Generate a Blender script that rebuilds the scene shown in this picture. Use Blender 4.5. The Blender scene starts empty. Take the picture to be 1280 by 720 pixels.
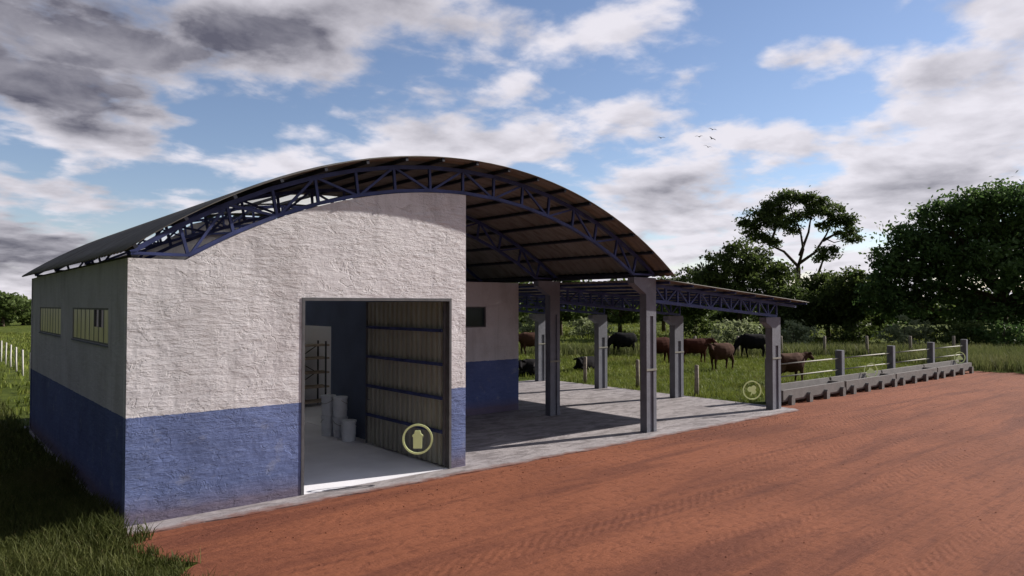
import bpy, bmesh, math, random
import numpy as np
from mathutils import Vector, Matrix

R = math.radians
rng = np.random.default_rng(7)
random.seed(7)
scene = bpy.context.scene
col = scene.collection

# ------------------------------------------------------------------ helpers
def tag(o, label=None, cat=None, group=None, kind=None):
    if label: o['label'] = label
    if cat: o['category'] = cat
    if group: o['group'] = group
    if kind: o['kind'] = kind
    return o

def empty(name, loc, label, cat, group=None, rz=0.0):
    o = bpy.data.objects.new(name, None)
    o.empty_display_size = 0.3
    col.objects.link(o)
    o.location = loc
    o.rotation_euler = (0, 0, rz)
    return tag(o, label, cat, group)

def dup(o, parent=None):
    c = o.copy()
    col.objects.link(c)
    if parent is not None:
        c.parent = parent
    for ch in list(o.children):
        dup(ch, c)
    return c

class MB:
    """collects solids and links them as one mesh object"""
    def __init__(s):
        s.v = []; s.f = []; s.sm = []
    def add(s, vs, fs, smooth=False):
        b = len(s.v)
        s.v += [tuple(p) for p in vs]
        s.f += [tuple(b + i for i in f) for f in fs]
        s.sm += [smooth] * len(fs)
    def box(s, x0, x1, y0, y1, z0, z1):
        vs = [(x0,y0,z0),(x1,y0,z0),(x1,y1,z0),(x0,y1,z0),(x0,y0,z1),(x1,y0,z1),(x1,y1,z1),(x0,y1,z1)]
        s.add(vs, [(0,3,2,1),(4,5,6,7),(0,1,5,4),(1,2,6,5),(2,3,7,6),(3,0,4,7)])
    def bar(s, p, q, w, h, up=(0,0,1)):
        p = Vector(p); q = Vector(q); d = (q-p).normalized(); up = Vector(up)
        if abs(d.dot(up)) > 0.98: up = Vector((0,1,0))
        a = d.cross(up).normalized(); b = a.cross(d).normalized()
        vs = []
        for e in (p, q):
            for (i, j) in ((-1,-1),(1,-1),(1,1),(-1,1)):
                vs.append(e + a*(i*w/2) + b*(j*h/2))
        s.add(vs, [(3,2,1,0),(4,5,6,7),(0,1,5,4),(1,2,6,5),(2,3,7,6),(3,0,4,7)])
    def tube(s, pts, rad, n=8, smooth=True, cap=True, ell=1.0):
        """tube through points; rad a number or one per point (number or (ra, rb))"""
        pts = [Vector(p) for p in pts]
        if not isinstance(rad, (list, tuple)): rad = [rad]*len(pts)
        rings = []
        ref = None
        for i, p in enumerate(pts):
            d = (pts[min(i+1, len(pts)-1)] - pts[max(i-1, 0)]).normalized()
            if ref is None:
                ref = Vector((0,1,0)) if abs(d.y) < 0.8 else Vector((1,0,0))
            a = (ref - d*ref.dot(d)).normalized(); ref = a
            b = d.cross(a)
            r = rad[i]
            ra, rb = r if isinstance(r, tuple) else (r, r)
            rings.append([p + a*(math.cos(2*math.pi*k/n)*ra) + b*(math.sin(2*math.pi*k/n)*rb) for k in range(n)])
        vs = [v for rg in rings for v in rg]
        fs = []
        for i in range(len(pts)-1):
            for k in range(n):
                k2 = (k+1) % n
                fs.append((i*n+k, i*n+k2, (i+1)*n+k2, (i+1)*n+k))
        if cap:
            fs.append(tuple(range(n-1, -1, -1)))
            fs.append(tuple((len(pts)-1)*n + k for k in range(n)))
        s.add(vs, fs, smooth)
    def lathe(s, prof, n=24, c=(0,0)):
        """prof: (r, z) list from bottom to top, closed with caps"""
        vs = []; fs = []
        for (r, z) in prof:
            for k in range(n):
                t = 2*math.pi*k/n
                vs.append((c[0]+r*math.cos(t), c[1]+r*math.sin(t), z))
        for i in range(len(prof)-1):
            for k in range(n):
                k2 = (k+1) % n
                fs.append((i*n+k, i*n+k2, (i+1)*n+k2, (i+1)*n+k))
        fs.append(tuple(range(n-1, -1, -1)))
        fs.append(tuple((len(prof)-1)*n + k for k in range(n)))
        s.add(vs, fs, False)
    def prism(s, poly, axis, a0, a1):
        """poly: 2-D outline, counter-clockwise; axis 'y': (x,z) extruded along y, etc."""
        def P(u, v, a):
            return {'y': (u, a, v), 'x': (a, u, v), 'z': (u, v, a)}[axis]
        n = len(poly)
        vs = [P(u, v, a0) for u, v in poly] + [P(u, v, a1) for u, v in poly]
        fs = [tuple(range(n)), tuple(range(2*n-1, n-1, -1))]
        fs += [(i, n+i, n+(i+1) % n, (i+1) % n) for i in range(n)]
        s.add(vs, fs)
    def build(s, name, mat, parent=None, loc=None, recalc=True):
        me = bpy.data.meshes.new(name)
        me.from_pydata([tuple(v) for v in s.v], [], s.f)
        if recalc:
            bm = bmesh.new(); bm.from_mesh(me)
            bmesh.ops.recalc_face_normals(bm, faces=bm.faces)
            bm.to_mesh(me); bm.free()
        if any(s.sm):
            me.polygons.foreach_set('use_smooth', s.sm)
        me.update()
        if mat: me.materials.append(mat)
        o = bpy.data.objects.new(name, me)
        col.objects.link(o)
        if parent is not None: o.parent = parent
        if loc is not None: o.location = loc
        return o

def np_mesh(name, V, F, mat, smooth=False):
    V = np.asarray(V, np.float32); F = np.asarray(F, np.int32)
    k = F.shape[1]
    me = bpy.data.meshes.new(name)
    me.vertices.add(len(V)); me.vertices.foreach_set('co', V.ravel())
    me.loops.add(F.size); me.loops.foreach_set('vertex_index', F.ravel())
    me.polygons.add(len(F))
    me.polygons.foreach_set('loop_start', np.arange(0, F.size, k, dtype=np.int32))
    me.polygons.foreach_set('loop_total', np.full(len(F), k, np.int32))
    if smooth: me.polygons.foreach_set('use_smooth', np.ones(len(F), bool))
    me.update(calc_edges=True)
    me.materials.append(mat)
    return me

def mesh_obj(name, me, parent=None):
    o = bpy.data.objects.new(name, me); col.objects.link(o)
    if parent is not None: o.parent = parent
    return o

def grid_wall(us, vs, hole, P, mat, name, parent, t):
    """solid wall of cells; us break points, vs(u) gives the heights at u; hole(i,j) leaves a cell out.
    P(u, v, d) maps to space, d = 0 front / t back"""
    mb = MB()
    nu = len(us); nv = len(vs(us[0]))
    H = [vs(u) for u in us]
    fill = lambda i, j: 0 <= i < nu-1 and 0 <= j < nv-1 and not hole(i, j)
    for i in range(nu-1):
        for j in range(nv-1):
            if not fill(i, j): continue
            q = [(us[i], H[i][j]), (us[i+1], H[i+1][j]), (us[i+1], H[i+1][j+1]), (us[i], H[i][j+1])]
            mb.add([P(u, v, 0) for u, v in q], [(0,1,2,3)])
            mb.add([P(u, v, t) for u, v in q], [(3,2,1,0)])
            for e, (di, dj) in ((0,(0,-1)),(1,(1,0)),(2,(0,1)),(3,(-1,0))):
                if not fill(i+di, j+dj):
                    a, b = q[e], q[(e+1) % 4]
                    mb.add([P(*a, 0), P(*a, t), P(*b, t), P(*b, 0)], [(0,1,2,3)])
    o = mb.build(name, mat, parent, recalc=False)
    bm = bmesh.new(); bm.from_mesh(o.data)
    bmesh.ops.remove_doubles(bm, verts=bm.verts, dist=1e-4)
    bmesh.ops.recalc_face_normals(bm, faces=bm.faces)
    bm.to_mesh(o.data); bm.free()
    return o

# ------------------------------------------------------------------ materials
class NT:
    def __init__(s, name):
        s.m = bpy.data.materials.new(name); s.m.use_nodes = True
        s.t = s.m.node_tree; s.n = s.t.nodes; s.l = s.t.links
        s.b = s.n['Principled BSDF']
        s.b.inputs['Specular IOR Level'].default_value = 0.25
    def new(s, k, **kw):
        n = s.n.new(k)
        for a, v in kw.items(): setattr(n, a, v)
        return n
    def link(s, a, b): s.l.new(a, b)
    def coord(s, scale=(1,1,1), space='Object', rot=(0,0,0)):
        if space == 'World':
            c = s.new('ShaderNodeNewGeometry').outputs['Position']
        else:
            c = s.new('ShaderNodeTexCoord').outputs[space]
        mp = s.new('ShaderNodeMapping'); mp.inputs['Scale'].default_value = scale
        mp.inputs['Rotation'].default_value = rot
        s.link(c, mp.inputs['Vector'])
        return mp.outputs['Vector']
    def noise(s, vec, scale, detail=4, rough=0.55, dist=0.0):
        n = s.new('ShaderNodeTexNoise'); n.inputs['Scale'].default_value = scale
        n.inputs['Detail'].default_value = detail; n.inputs['Roughness'].default_value = rough
        n.inputs['Distortion'].default_value = dist
        s.link(vec, n.inputs['Vector']); return n.outputs['Fac']
    def ramp(s, fac, stops):
        r = s.new('ShaderNodeValToRGB'); e = r.color_ramp.elements
        while len(e) < len(stops): e.new(0.5)
        for i, (p, c) in enumerate(stops):
            e[i].position = p
            e[i].color = (c, c, c, 1) if isinstance(c, (int, float)) else (*c, 1)
        s.link(fac, r.inputs['Fac']); return r.outputs['Color']
    def mix(s, fac, a, b, mode='MIX'):
        m = s.new('ShaderNodeMix', data_type='RGBA', blend_type=mode)
        for sock, v in ((m.inputs[0], fac), (m.inputs[6], a), (m.inputs[7], b)):
            if isinstance(v, (int, float)): sock.default_value = v
            elif isinstance(v, tuple): sock.default_value = (*v, 1)
            else: s.link(v, sock)
        return m.outputs[2]
    def math(s, op, a, b=None, clamp=False):
        m = s.new('ShaderNodeMath', operation=op); m.use_clamp = clamp
        for i, v in enumerate((a, b)):
            if v is None: continue
            if isinstance(v, (int, float)): m.inputs[i].default_value = v
            else: s.link(v, m.inputs[i])
        return m.outputs[0]
    def bump(s, h, strength=0.5, dist=0.02, prev=None):
        b = s.new('ShaderNodeBump'); b.inputs['Strength'].default_value = strength
        b.inputs['Distance'].default_value = dist
        s.link(h, b.inputs['Height'])
        if prev is not None: s.link(prev, b.inputs['Normal'])
        s.link(b.outputs['Normal'], s.b.inputs['Normal']); return b.outputs['Normal']
    def color(s, c):
        if isinstance(c, tuple): s.b.inputs['Base Color'].default_value = (*c, 1)
        else: s.link(c, s.b.inputs['Base Color'])
    def rough(s, r): s.b.inputs['Roughness'].default_value = r

def simple(name, c, rough=0.6, var=0.25, scale=4.0, metal=0.0, bump=0.0, bscale=20.0):
    t = NT(name)
    v = t.coord()
    n = t.noise(v, scale, 5)
    dark = tuple(x*(1-var) for x in c); lite = tuple(min(1, x*(1+var)) for x in c)
    t.color(t.ramp(n, [(0.3, dark), (0.7, lite)]))
    t.rough(rough); t.b.inputs['Metallic'].default_value = metal
    if bump: t.bump(t.noise(v, bscale, 5), bump, 0.02)
    return t.m

def plaster(name, white, blue, bump):
    """rough trowelled render, white over a blue painted band 1.78 m high"""
    t = NT(name)
    pos = t.coord(space='World')
    sep = t.new('ShaderNodeSeparateXYZ'); t.link(pos, sep.inputs[0])
    big = t.noise(pos, 0.9, 6, 0.6)
    fine = t.noise(t.coord((3,3,9), 'World'), 2.2, 8, 0.65, 0.6)
    grime = t.noise(t.coord((1.1,1.1,0.5), 'World'), 1.3, 5, 0.7)
    w = t.mix(t.ramp(big, [(0.35, 0.0), (0.7, 1.0)]), tuple(x*0.86 for x in white), white)
    w = t.mix(t.math('MULTIPLY', t.ramp(grime, [(0.48, 0.0), (0.72, 1.0)]), 0.6), w, (white[0]*0.58, white[1]*0.55, white[2]*0.54))
    streak = t.noise(t.coord((5.5,5.5,0.22), 'World'), 1.0, 5, 0.65)
    w = t.mix(t.math('MULTIPLY', t.ramp(streak, [(0.54, 0.0), (0.70, 1.0)]), 0.35), w, tuple(x*0.52 for x in white))
    w = t.mix(t.math('MULTIPLY', t.ramp(fine, [(0.30, 1.0), (0.42, 0.0)]), 0.35), w, tuple(x*0.5 for x in white))
    b = t.mix(t.ramp(big, [(0.35, 0.0), (0.7, 1.0)]), tuple(x*0.8 for x in blue), tuple(x*1.15 for x in blue))
    b = t.mix(t.math('MULTIPLY', t.ramp(fine, [(0.52, 0.0), (0.74, 1.0)]), 0.35), b, (blue[0]*2.0, blue[1]*1.8, blue[2]*1.4))
    b = t.mix(t.math('MULTIPLY', t.ramp(fine, [(0.30, 1.0), (0.42, 0.0)]), 0.4), b, tuple(x*0.45 for x in blue))
    worn = t.noise(pos, 2.4, 9, 0.72, 0.3)
    b = t.mix(t.math('MULTIPLY', t.ramp(worn, [(0.58, 0.0), (0.66, 1.0)]), 0.40), b, (0.26,0.28,0.36))
    # splashed red dust low on the wall
    zz = t.math('ADD', sep.outputs[2], t.math('MULTIPLY', big, -0.35))
    dust = t.ramp(zz, [(0.0, 0.6), (0.10, 0.32), (0.34, 0.0)])
    b = t.mix(dust, b, (0.16, 0.10, 0.085))
    edge = t.math('ADD', sep.outputs[2], t.math('MULTIPLY', t.math('SUBTRACT', fine, 0.5), 0.05))
    c = t.mix(t.math('GREATER_THAN', edge, 1.78), b, w)
    t.color(c); t.rough(0.85)
    # trowel strokes: long stretched layers, torn scars and hairline cracks
    strokes = t.noise(t.coord((0.9,0.9,3.6), 'World'), 2.6, 11, 0.70)
    scars = t.noise(t.coord((1.0,1.0,1.5), 'World'), 2.6, 7, 0.62, 0.5)
    scar = t.ramp(scars, [(0.57, 1.0), (0.60, 0.15), (0.66, 0.0)])
    cracks = t.new('ShaderNodeTexVoronoi', feature='DISTANCE_TO_EDGE'); cracks.inputs['Scale'].default_value = 0.9
    wob = t.new('ShaderNodeVectorMath', operation='ADD'); t.link(pos, wob.inputs[0])
    nz = t.new('ShaderNodeTexNoise'); nz.inputs['Scale'].default_value = 2.5; nz.inputs['Detail'].default_value = 6; t.link(pos, nz.inputs['Vector'])
    t.link(nz.outputs['Color'], wob.inputs[1]); t.link(wob.outputs[0], cracks.inputs['Vector'])
    cr = t.ramp(cracks.outputs['Distance'], [(0.0, 0.0), (0.012, 1.0)])
    crz = t.ramp(t.noise(pos, 0.9, 2), [(0.50, 0.0), (0.60, 1.0)])
    cr = t.mix(crz, (1.0,1.0,1.0), cr)
    rough_zone = t.ramp(t.noise(pos, 0.7, 5, 0.6), [(0.40, 0.35), (0.60, 1.0)])
    h = t.math('ADD', t.math('MULTIPLY', t.math('MULTIPLY', strokes, 1.0), rough_zone), t.math('MULTIPLY', scar, 0.16))
    h = t.math('ADD', h, t.math('MULTIPLY', cr, 0.12))
    n1 = t.bump(h, min(1.0, bump), 0.060*max(1.0, bump))
    t.bump(t.noise(pos, 24, 6, 0.72), bump*0.22, 0.012, n1)
    return t.m

M = {}
M['front'] = plaster('lit_front_plaster', (0.72,0.695,0.705), (0.135,0.178,0.350), 1.0)  # lighter copy of the wall paint for the sunlit front
M['wall'] = plaster('shaded_side_plaster', (0.60,0.58,0.60), (0.090,0.122,0.28), 0.5)  # same paint as the front, darkened in colour for the shaded walls
M['inner'] = simple('inner_wall_shade', (0.125,0.155,0.225), 0.8, 0.12, 1.2, bump=0.15, bscale=9)  # white wall with the room's shade painted in as dark blue-grey
M['white_in'] = simple('inner_white', (0.88,0.87,0.86), 0.85, 0.03, 1.0, bump=0.1)
M['truss'] = simple('blue_steel_paint', (0.040,0.054,0.155), 0.55, 0.35, 3.0)
M['purlin'] = simple('dark_steel', (0.022,0.024,0.036), 0.6, 0.25, 3.0)
M['frame_metal'] = simple('door_frame_metal', (0.10,0.10,0.105), 0.55, 0.2, 6)
M['rail_metal'] = simple('galvanised_rail', (0.24,0.235,0.20), 0.7, 0.2, 5)
M['drum'] = simple('pale_grey_plastic', (0.72,0.76,0.80), 0.55, 0.1, 3)
M['wood'] = simple('weathered_post_wood', (0.28,0.24,0.20), 0.9, 0.35, 6, bump=0.6, bscale=14)
M['shelf'] = simple('shelf_board_wood', (0.46,0.37,0.28), 0.8, 0.25, 4)
M['shelf_steel'] = simple('shelf_upright_steel', (0.07,0.065,0.065), 0.6, 0.2, 4)
M['white_post'] = simple('whitewashed_wood', (0.55,0.53,0.50), 0.85, 0.15, 5)
M['marker'] = simple('pale_green_marker', (0.74,0.84,0.42), 0.7, 0.06, 3)
_b = M['marker'].node_tree.nodes['Principled BSDF']; _b.inputs['Emission Color'].default_value = (0.62, 0.74, 0.30, 1); _b.inputs['Emission Strength'].default_value = 0.07   # the markers glow faintly
M['bird'] = simple('dark_feathers', (0.04,0.04,0.045), 0.8, 0.2, 8)
M['feed'] = simple('dark_feed_mash', (0.06,0.04,0.04), 0.95, 0.4, 9, bump=0.8, bscale=25)
M['dark_glass'] = simple('dark_window_glass', (0.015,0.022,0.03), 0.12, 0.1, 2)

def concrete(name, c, scale=1.0, stain=0.5):
    t = NT(name)
    pos = t.coord(space='World')
    a = t.noise(pos, 1.1*scale, 8, 0.65, 0.4); b = t.noise(t.coord((0.7,2.2,1), 'World'), 2.3*scale, 6, 0.7)
    k = t.mix(t.ramp(a, [(0.3, 0.0), (0.72, 1.0)]), tuple(x*(1-stain*0.55) for x in c), c)
    k = t.mix(t.math('MULTIPLY', t.ramp(b, [(0.42, 1.0), (0.58, 0.0)]), stain*0.7), k, tuple(x*0.6 for x in c))
    t.color(k); t.rough(0.85)
    t.bump(t.noise(pos, 9*scale, 7, 0.7), 0.35, 0.02)
    return t.m
M['column'] = concrete('column_concrete', (0.205,0.212,0.245), 1.6, 0.45)
M['trough'] = concrete('trough_concrete', (0.215,0.20,0.19), 1.5, 0.55)

def slab_mat():
    t = NT('yard_concrete')
    pos = t.coord(space='World')
    sep = t.new('ShaderNodeSeparateXYZ'); t.link(pos, sep.inputs[0])
    a = t.noise(pos, 0.8, 8, 0.65, 0.5); b = t.noise(t.coord((0.9,2.0,1), 'World', rot=(0,0,0.3)), 1.5, 7, 0.7, 0.8)
    c = (0.365,0.338,0.343)
    k = t.mix(t.ramp(a, [(0.32, 0.0), (0.7, 1.0)]), (0.26,0.236,0.24), c)
    k = t.mix(t.math('MULTIPLY', t.ramp(b, [(0.40, 1.0), (0.56, 0.0)]), 0.65), k, (0.115,0.10,0.102))
    # red dust carried in over the front edge
    e = t.math('ADD', sep.outputs[1], t.math('MULTIPLY', t.noise(pos, 1.6, 6, 0.7), -0.75))
    k = t.mix(t.ramp(t.math('SUBTRACT', e, 11.9), [(0.10, 0.95), (0.36, 0.0)]), k, (0.16,0.058,0.037))
    t.color(k); t.rough(0.85)
    t.bump(t.math('ADD', t.noise(t.coord((0.8,2.2,1), 'World', rot=(0,0,0.3)), 3.2, 8, 0.7, 0.6), t.math('MULTIPLY', t.noise(pos, 9, 6, 0.72), 0.4)), 0.6, 0.05)
    return t.m
M['slab'] = slab_mat()
M['floor_in'] = simple('smooth_grey_screed', (0.76,0.76,0.80), 0.6, 0.10, 0.8, bump=0.05)

def dirt_mat():
    t = NT('red_dirt')
    pos = t.coord(space='World')
    big = t.noise(pos, 0.22, 6, 0.6, 0.4)
    streak = t.noise(t.coord((0.10,0.9,1), 'World', rot=(0,0,-0.06)), 1.4, 7, 0.62, 0.5)
    fine = t.noise(pos, 5.5, 9, 0.72)
    grit = t.noise(pos, 30, 4, 0.7)
    c = t.mix(t.ramp(big, [(0.34, 0.0), (0.68, 1.0)]), (0.185,0.066,0.036), (0.255,0.093,0.050))
    c = t.mix(t.math('MULTIPLY', t.ramp(streak, [(0.36, 1.0), (0.52, 0.0)]), 0.55), c, (0.090,0.032,0.024))
    c = t.mix(t.math('MULTIPLY', t.ramp(streak, [(0.56, 0.0), (0.72, 1.0)]), 0.35), c, (0.20,0.080,0.055))
    c = t.mix(t.math('MULTIPLY', t.ramp(fine, [(0.36, 1.0), (0.5, 0.0)]), 0.5), c, (0.085,0.029,0.020))
    c = t.mix(t.math('MULTIPLY', t.ramp(grit, [(0.60, 0.0), (0.72, 1.0)]), 0.35), c, (0.23,0.12,0.09))
    t.color(c); t.rough(0.95); t.b.inputs['Specular IOR Level'].default_value = 0.1
    # wheel tracks running along the yard with slanted tread bars in them
    w = t.new('ShaderNodeTexWave', wave_type='BANDS', bands_direction='X')
    w.inputs['Scale'].default_value = 2.3; w.inputs['Distortion'].default_value = 3.5
    w.inputs['Detail'].default_value = 4; w.inputs['Detail Scale'].default_value = 0.9
    t.link(t.coord((1,1,1), 'World', rot=(0,0,0.95)), w.inputs['Vector'])
    track = t.noise(t.coord((0.035,0.75,1), 'World', rot=(0,0,-0.05)), 1.9, 4, 0.55, 0.2)
    tm = t.ramp(track, [(0.51, 0.0), (0.60, 1.0)])
    ruts = t.noise(t.coord((0.06,1.0,1), 'World', rot=(0,0,-0.07)), 4.6, 5, 0.62, 0.2)
    n1 = t.bump(t.math('MULTIPLY', w.outputs['Fac'], tm), 0.17, 0.03)
    n2 = t.bump(t.math('ADD', streak, ruts), 0.55, 0.09, n1)
    t.bump(t.math('ADD', fine, t.math('MULTIPLY', grit, 0.25)), 0.6, 0.04, n2)
    return t.m
M['dirt'] = dirt_mat()

def ground_mat():
    t = NT('pasture_soil_and_turf')
    pos = t.coord(space='World')
    a = t.noise(pos, 0.06, 7, 0.65); b = t.noise(pos, 0.9, 7, 0.7); f = t.noise(pos, 14, 5, 0.75)
    c = t.mix(t.ramp(a, [(0.35, 0.0), (0.65, 1.0)]), (0.080,0.105,0.018), (0.125,0.150,0.032))
    c = t.mix(t.math('MULTIPLY', t.ramp(b, [(0.42, 1.0), (0.58, 0.0)]), 0.5), c, (0.028,0.045,0.012))
    c = t.mix(t.math('MULTIPLY', t.ramp(f, [(0.5, 0.0), (0.7, 1.0)]), 0.5), c, (0.085,0.105,0.032))
    t.color(c); t.rough(0.95); t.b.inputs['Specular IOR Level'].default_value = 0.05
    t.bump(t.math('ADD', b, f), 0.9, 0.12)
    return t.m
M['ground'] = ground_mat()

def leafy(name, c1, c2, scale=0.5, trans=0.36, spec=0.15, dry=None):
    t = NT(name)
    pos = t.coord(space='World')
    n = t.noise(pos, scale, 4, 0.65); f = t.noise(pos, scale*9, 2, 0.6)
    c = t.mix(t.ramp(n, [(0.35, 0.0), (0.66, 1.0)]), c1, c2)
    c = t.mix(t.math('MULTIPLY', t.ramp(f, [(0.40, 1.0), (0.6, 0.0)]), 0.45), c, tuple(x*0.55 for x in c1))
    if dry:
        c = t.mix(t.ramp(t.noise(pos, 11, 3, 0.7), [(0.60, 0.0), (0.68, 1.0)]), c, dry)
        c = t.mix(t.math('MULTIPLY', t.ramp(t.noise(pos, 0.33, 5, 0.65), [(0.52, 0.0), (0.68, 1.0)]), 0.5), c, tuple(x*0.7 for x in dry))
    t.color(c); t.rough(0.6); t.b.inputs['Specular IOR Level'].default_value = spec
    tr = t.new('ShaderNodeBsdfTranslucent'); t.link(c, tr.inputs['Color'])
    ms = t.new('ShaderNodeMixShader'); ms.inputs[0].default_value = trans
    t.link(t.b.outputs[0], ms.inputs[1]); t.link(tr.outputs[0], ms.inputs[2])
    t.link(ms.outputs[0], t.n['Material Output'].inputs['Surface'])
    return t.m
M['leaf_dark'] = leafy('dark_foliage', (0.072,0.106,0.032), (0.138,0.188,0.054), 0.35)
M['leaf_mid'] = leafy('mid_foliage', (0.078,0.114,0.030), (0.140,0.186,0.052), 0.35)
M['leaf_deep'] = leafy('deep_green_foliage', (0.066,0.124,0.038), (0.130,0.205,0.062), 0.4)
M['leaf_pale'] = leafy('pale_green_foliage', (0.22,0.26,0.13), (0.36,0.40,0.22), 0.6)
M['grass'] = leafy('grass_blades', (0.118,0.158,0.024), (0.215,0.250,0.050), 0.4, 0.3, 0.1, (0.26,0.22,0.095))
M['verge'] = leafy('shaded_grass_blades', (0.050,0.064,0.016), (0.100,0.110,0.032), 0.5, 0.3, 0.1, (0.17,0.14,0.06))  # pasture grass with the shade left of the barn put into its colour
M['tall_grass'] = leafy('tall_grass_blades', (0.105,0.130,0.040), (0.195,0.215,0.080), 0.25, 0.3, 0.1, (0.27,0.235,0.12))
M['bark'] = simple('brown_bark', (0.10,0.075,0.055), 0.95, 0.35, 2, bump=0.6, bscale=6)

def roof_mat():
    t = NT('corrugated_roof_sheet')
    pos = t.coord(space='World')
    geo = t.new('ShaderNodeNewGeometry')
    a = t.noise(pos, 0.7, 6, 0.65); b = t.noise(t.coord((0.6,3,0.6), 'World'), 1.8, 6, 0.7)
    c = t.mix(t.ramp(a, [(0.35, 0.0), (0.68, 1.0)]), (0.165,0.155,0.138), (0.24,0.23,0.21))
    c = t.mix(t.math('MULTIPLY', t.ramp(b, [(0.48, 0.0), (0.66, 1.0)]), 0.75), c, (0.105,0.088,0.068))
    t.color(c); t.rough(0.9); t.b.inputs['Specular IOR Level'].default_value = 0.08
    return t.m
M['roof'] = roof_mat()

def door_mat():
    t = NT('door_sheet_metal')
    pos = t.coord(space='World')
    a = t.noise(t.coord((1,1.5,0.6), 'World'), 1.6, 6, 0.65)
    c = t.mix(t.ramp(a, [(0.35, 0.0), (0.68, 1.0)]), (0.32,0.32,0.275), (0.41,0.41,0.355))
    t.color(c); t.rough(0.55); t.b.inputs['Metallic'].default_value = 0.15
    return t.m
M['door'] = door_mat()

def pane_mat():
    t = NT('yellow_frosted_glass')
    pos = t.coord(space='World')
    a = t.noise(t.coord((1,2.2,0.4), 'World'), 1.4, 4, 0.6)
    c = t.mix(t.ramp(a, [(0.38, 0.0), (0.62, 1.0)]), (0.54,0.46,0.27), (0.78,0.68,0.45))
    t.color(c); t.rough(0.3); t.b.inputs['Specular IOR Level'].default_value = 0.5
    return t.m
M['pane'] = pane_mat()
def fill_skylight_mat():  # translucent roof panels added to brighten the storeroom
    t = NT('added_milky_panel')
    t.color((0.85,0.86,0.84)); t.rough(0.6)
    tr = t.new('ShaderNodeBsdfTranslucent'); tr.inputs['Color'].default_value = (0.86,0.87,0.85,1)
    ms = t.new('ShaderNodeMixShader'); ms.inputs[0].default_value = 0.85
    t.link(t.b.outputs[0], ms.inputs[1]); t.link(tr.outputs[0], ms.inputs[2])
    t.link(ms.outputs[0], t.n['Material Output'].inputs['Surface'])
    return t.m
M['fill_skylight'] = fill_skylight_mat()

def cow_mat(name, a, b, thr):
    t = NT(name)
    n = t.noise(t.coord(), 1.5, 3, 0.5)
    f = t.noise(t.coord(), 16, 4, 0.6)
    c = t.mix(t.ramp(n, [(thr-0.03, 0.0), (thr+0.03, 1.0)]), a, b)
    c = t.mix(t.math('MULTIPLY', f, 0.4), c, tuple(x*0.5 for x in a))
    t.color(c); t.rough(0.9); t.b.inputs['Specular IOR Level'].default_value = 0.06
    return t.m
M['cow_black'] = cow_mat('black_hide', (0.009,0.0085,0.0095), (0.018,0.016,0.016), 0.62)
M['cow_brown'] = cow_mat('brown_hide', (0.060,0.029,0.019), (0.115,0.066,0.045), 0.55)
M['cow_red'] = cow_mat('red_brown_hide', (0.055,0.018,0.012), (0.075,0.028,0.018), 0.6)
M['cow_pied'] = cow_mat('black_and_white_hide', (0.012,0.011,0.012), (0.26,0.24,0.23), 0.60)

# ------------------------------------------------------------------ ground, dirt, slab
YF = 12.97            # front face of the barn
def sheet(name, mat, xs, ys, z):
    nx, ny = len(xs), len(ys)
    V = [(x, y, z(x, y) if callable(z) else z) for y in ys for x in xs]
    F = [(j*nx+i, j*nx+i+1, (j+1)*nx+i+1, (j+1)*nx+i) for j in range(ny-1) for i in range(nx-1)]
    mb = MB(); mb.add(V, F, True)
    return tag(mb.build(name, mat, recalc=False), kind='structure')

sheet('ground', M['ground'], [-2500,-600,-100,-20,60,150,600,2500], [-2500,-600,-100,-10,40,120,300,800,2500], 0.0)

def dirt_sheet():
    # ragged outline: left side by the grass, front of the slab, right side by the tall grass
    pts = []
    def jig(k): return 0.22*math.sin(k*3.1)+0.13*math.sin(k*7.7+1.3)+0.08*math.sin(k*17.3)
    y = 12.0
    pts.append((2.95, 12.75))
    while y > -40:
        pts.append((2.75 + jig(y) + max(0, (9-y))*0.02, y)); y -= 0.35
    x = 3.0
    while x < 47:
        pts.append((x, -40)); x += 4
    y = -40
    while y < 14.0:
        pts.append((44.8 + jig(y*0.9+4)*1.6, y)); y += 0.5
    x = 44.4
    while x > 23.6:
        pts.append((x, 13.9 + 0.05*jig(x))); x -= 0.6
    pts.append((23.5, 12.75))
    mb = MB()
    mb.add([(x, y, 0.006) for x, y in pts], [tuple(range(len(pts)))])
    o = mb.build('dirt_yard', M['dirt'], recalc=False)
    bm = bmesh.new(); bm.from_mesh(o.data)
    bmesh.ops.triangulate(bm, faces=bm.faces)
    for f in bm.faces:
        if f.normal.z < 0: f.normal_flip()
    bm.to_mesh(o.data); bm.free()
    return tag(o, kind='structure')
dirt_sheet()

def slab():
    pts = []
    x = 2.62
    while x < 23.55:
        pts.append((x, 12.42 + 0.025*math.sin(x*2.3) + 0.03*math.sin(x*5.1+1))); x += 0.3
    pts += [(23.55, 12.7), (23.55, 25.6), (2.62, 25.6)]
    mb = MB(); mb.prism(pts, 'z', -0.2, 0.028)
    return tag(mb.build('concrete_slab', M['slab']), kind='structure')
slab()
mb = MB(); mb.box(2.93, 9.34, YF+0.02, 24.68, -0.1, 0.034); mb.box(9.36, 15.82, 18.92, 24.68, -0.1, 0.034)
tag(mb.build('storeroom_floor', M['floor_in']), kind='structure')

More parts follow.
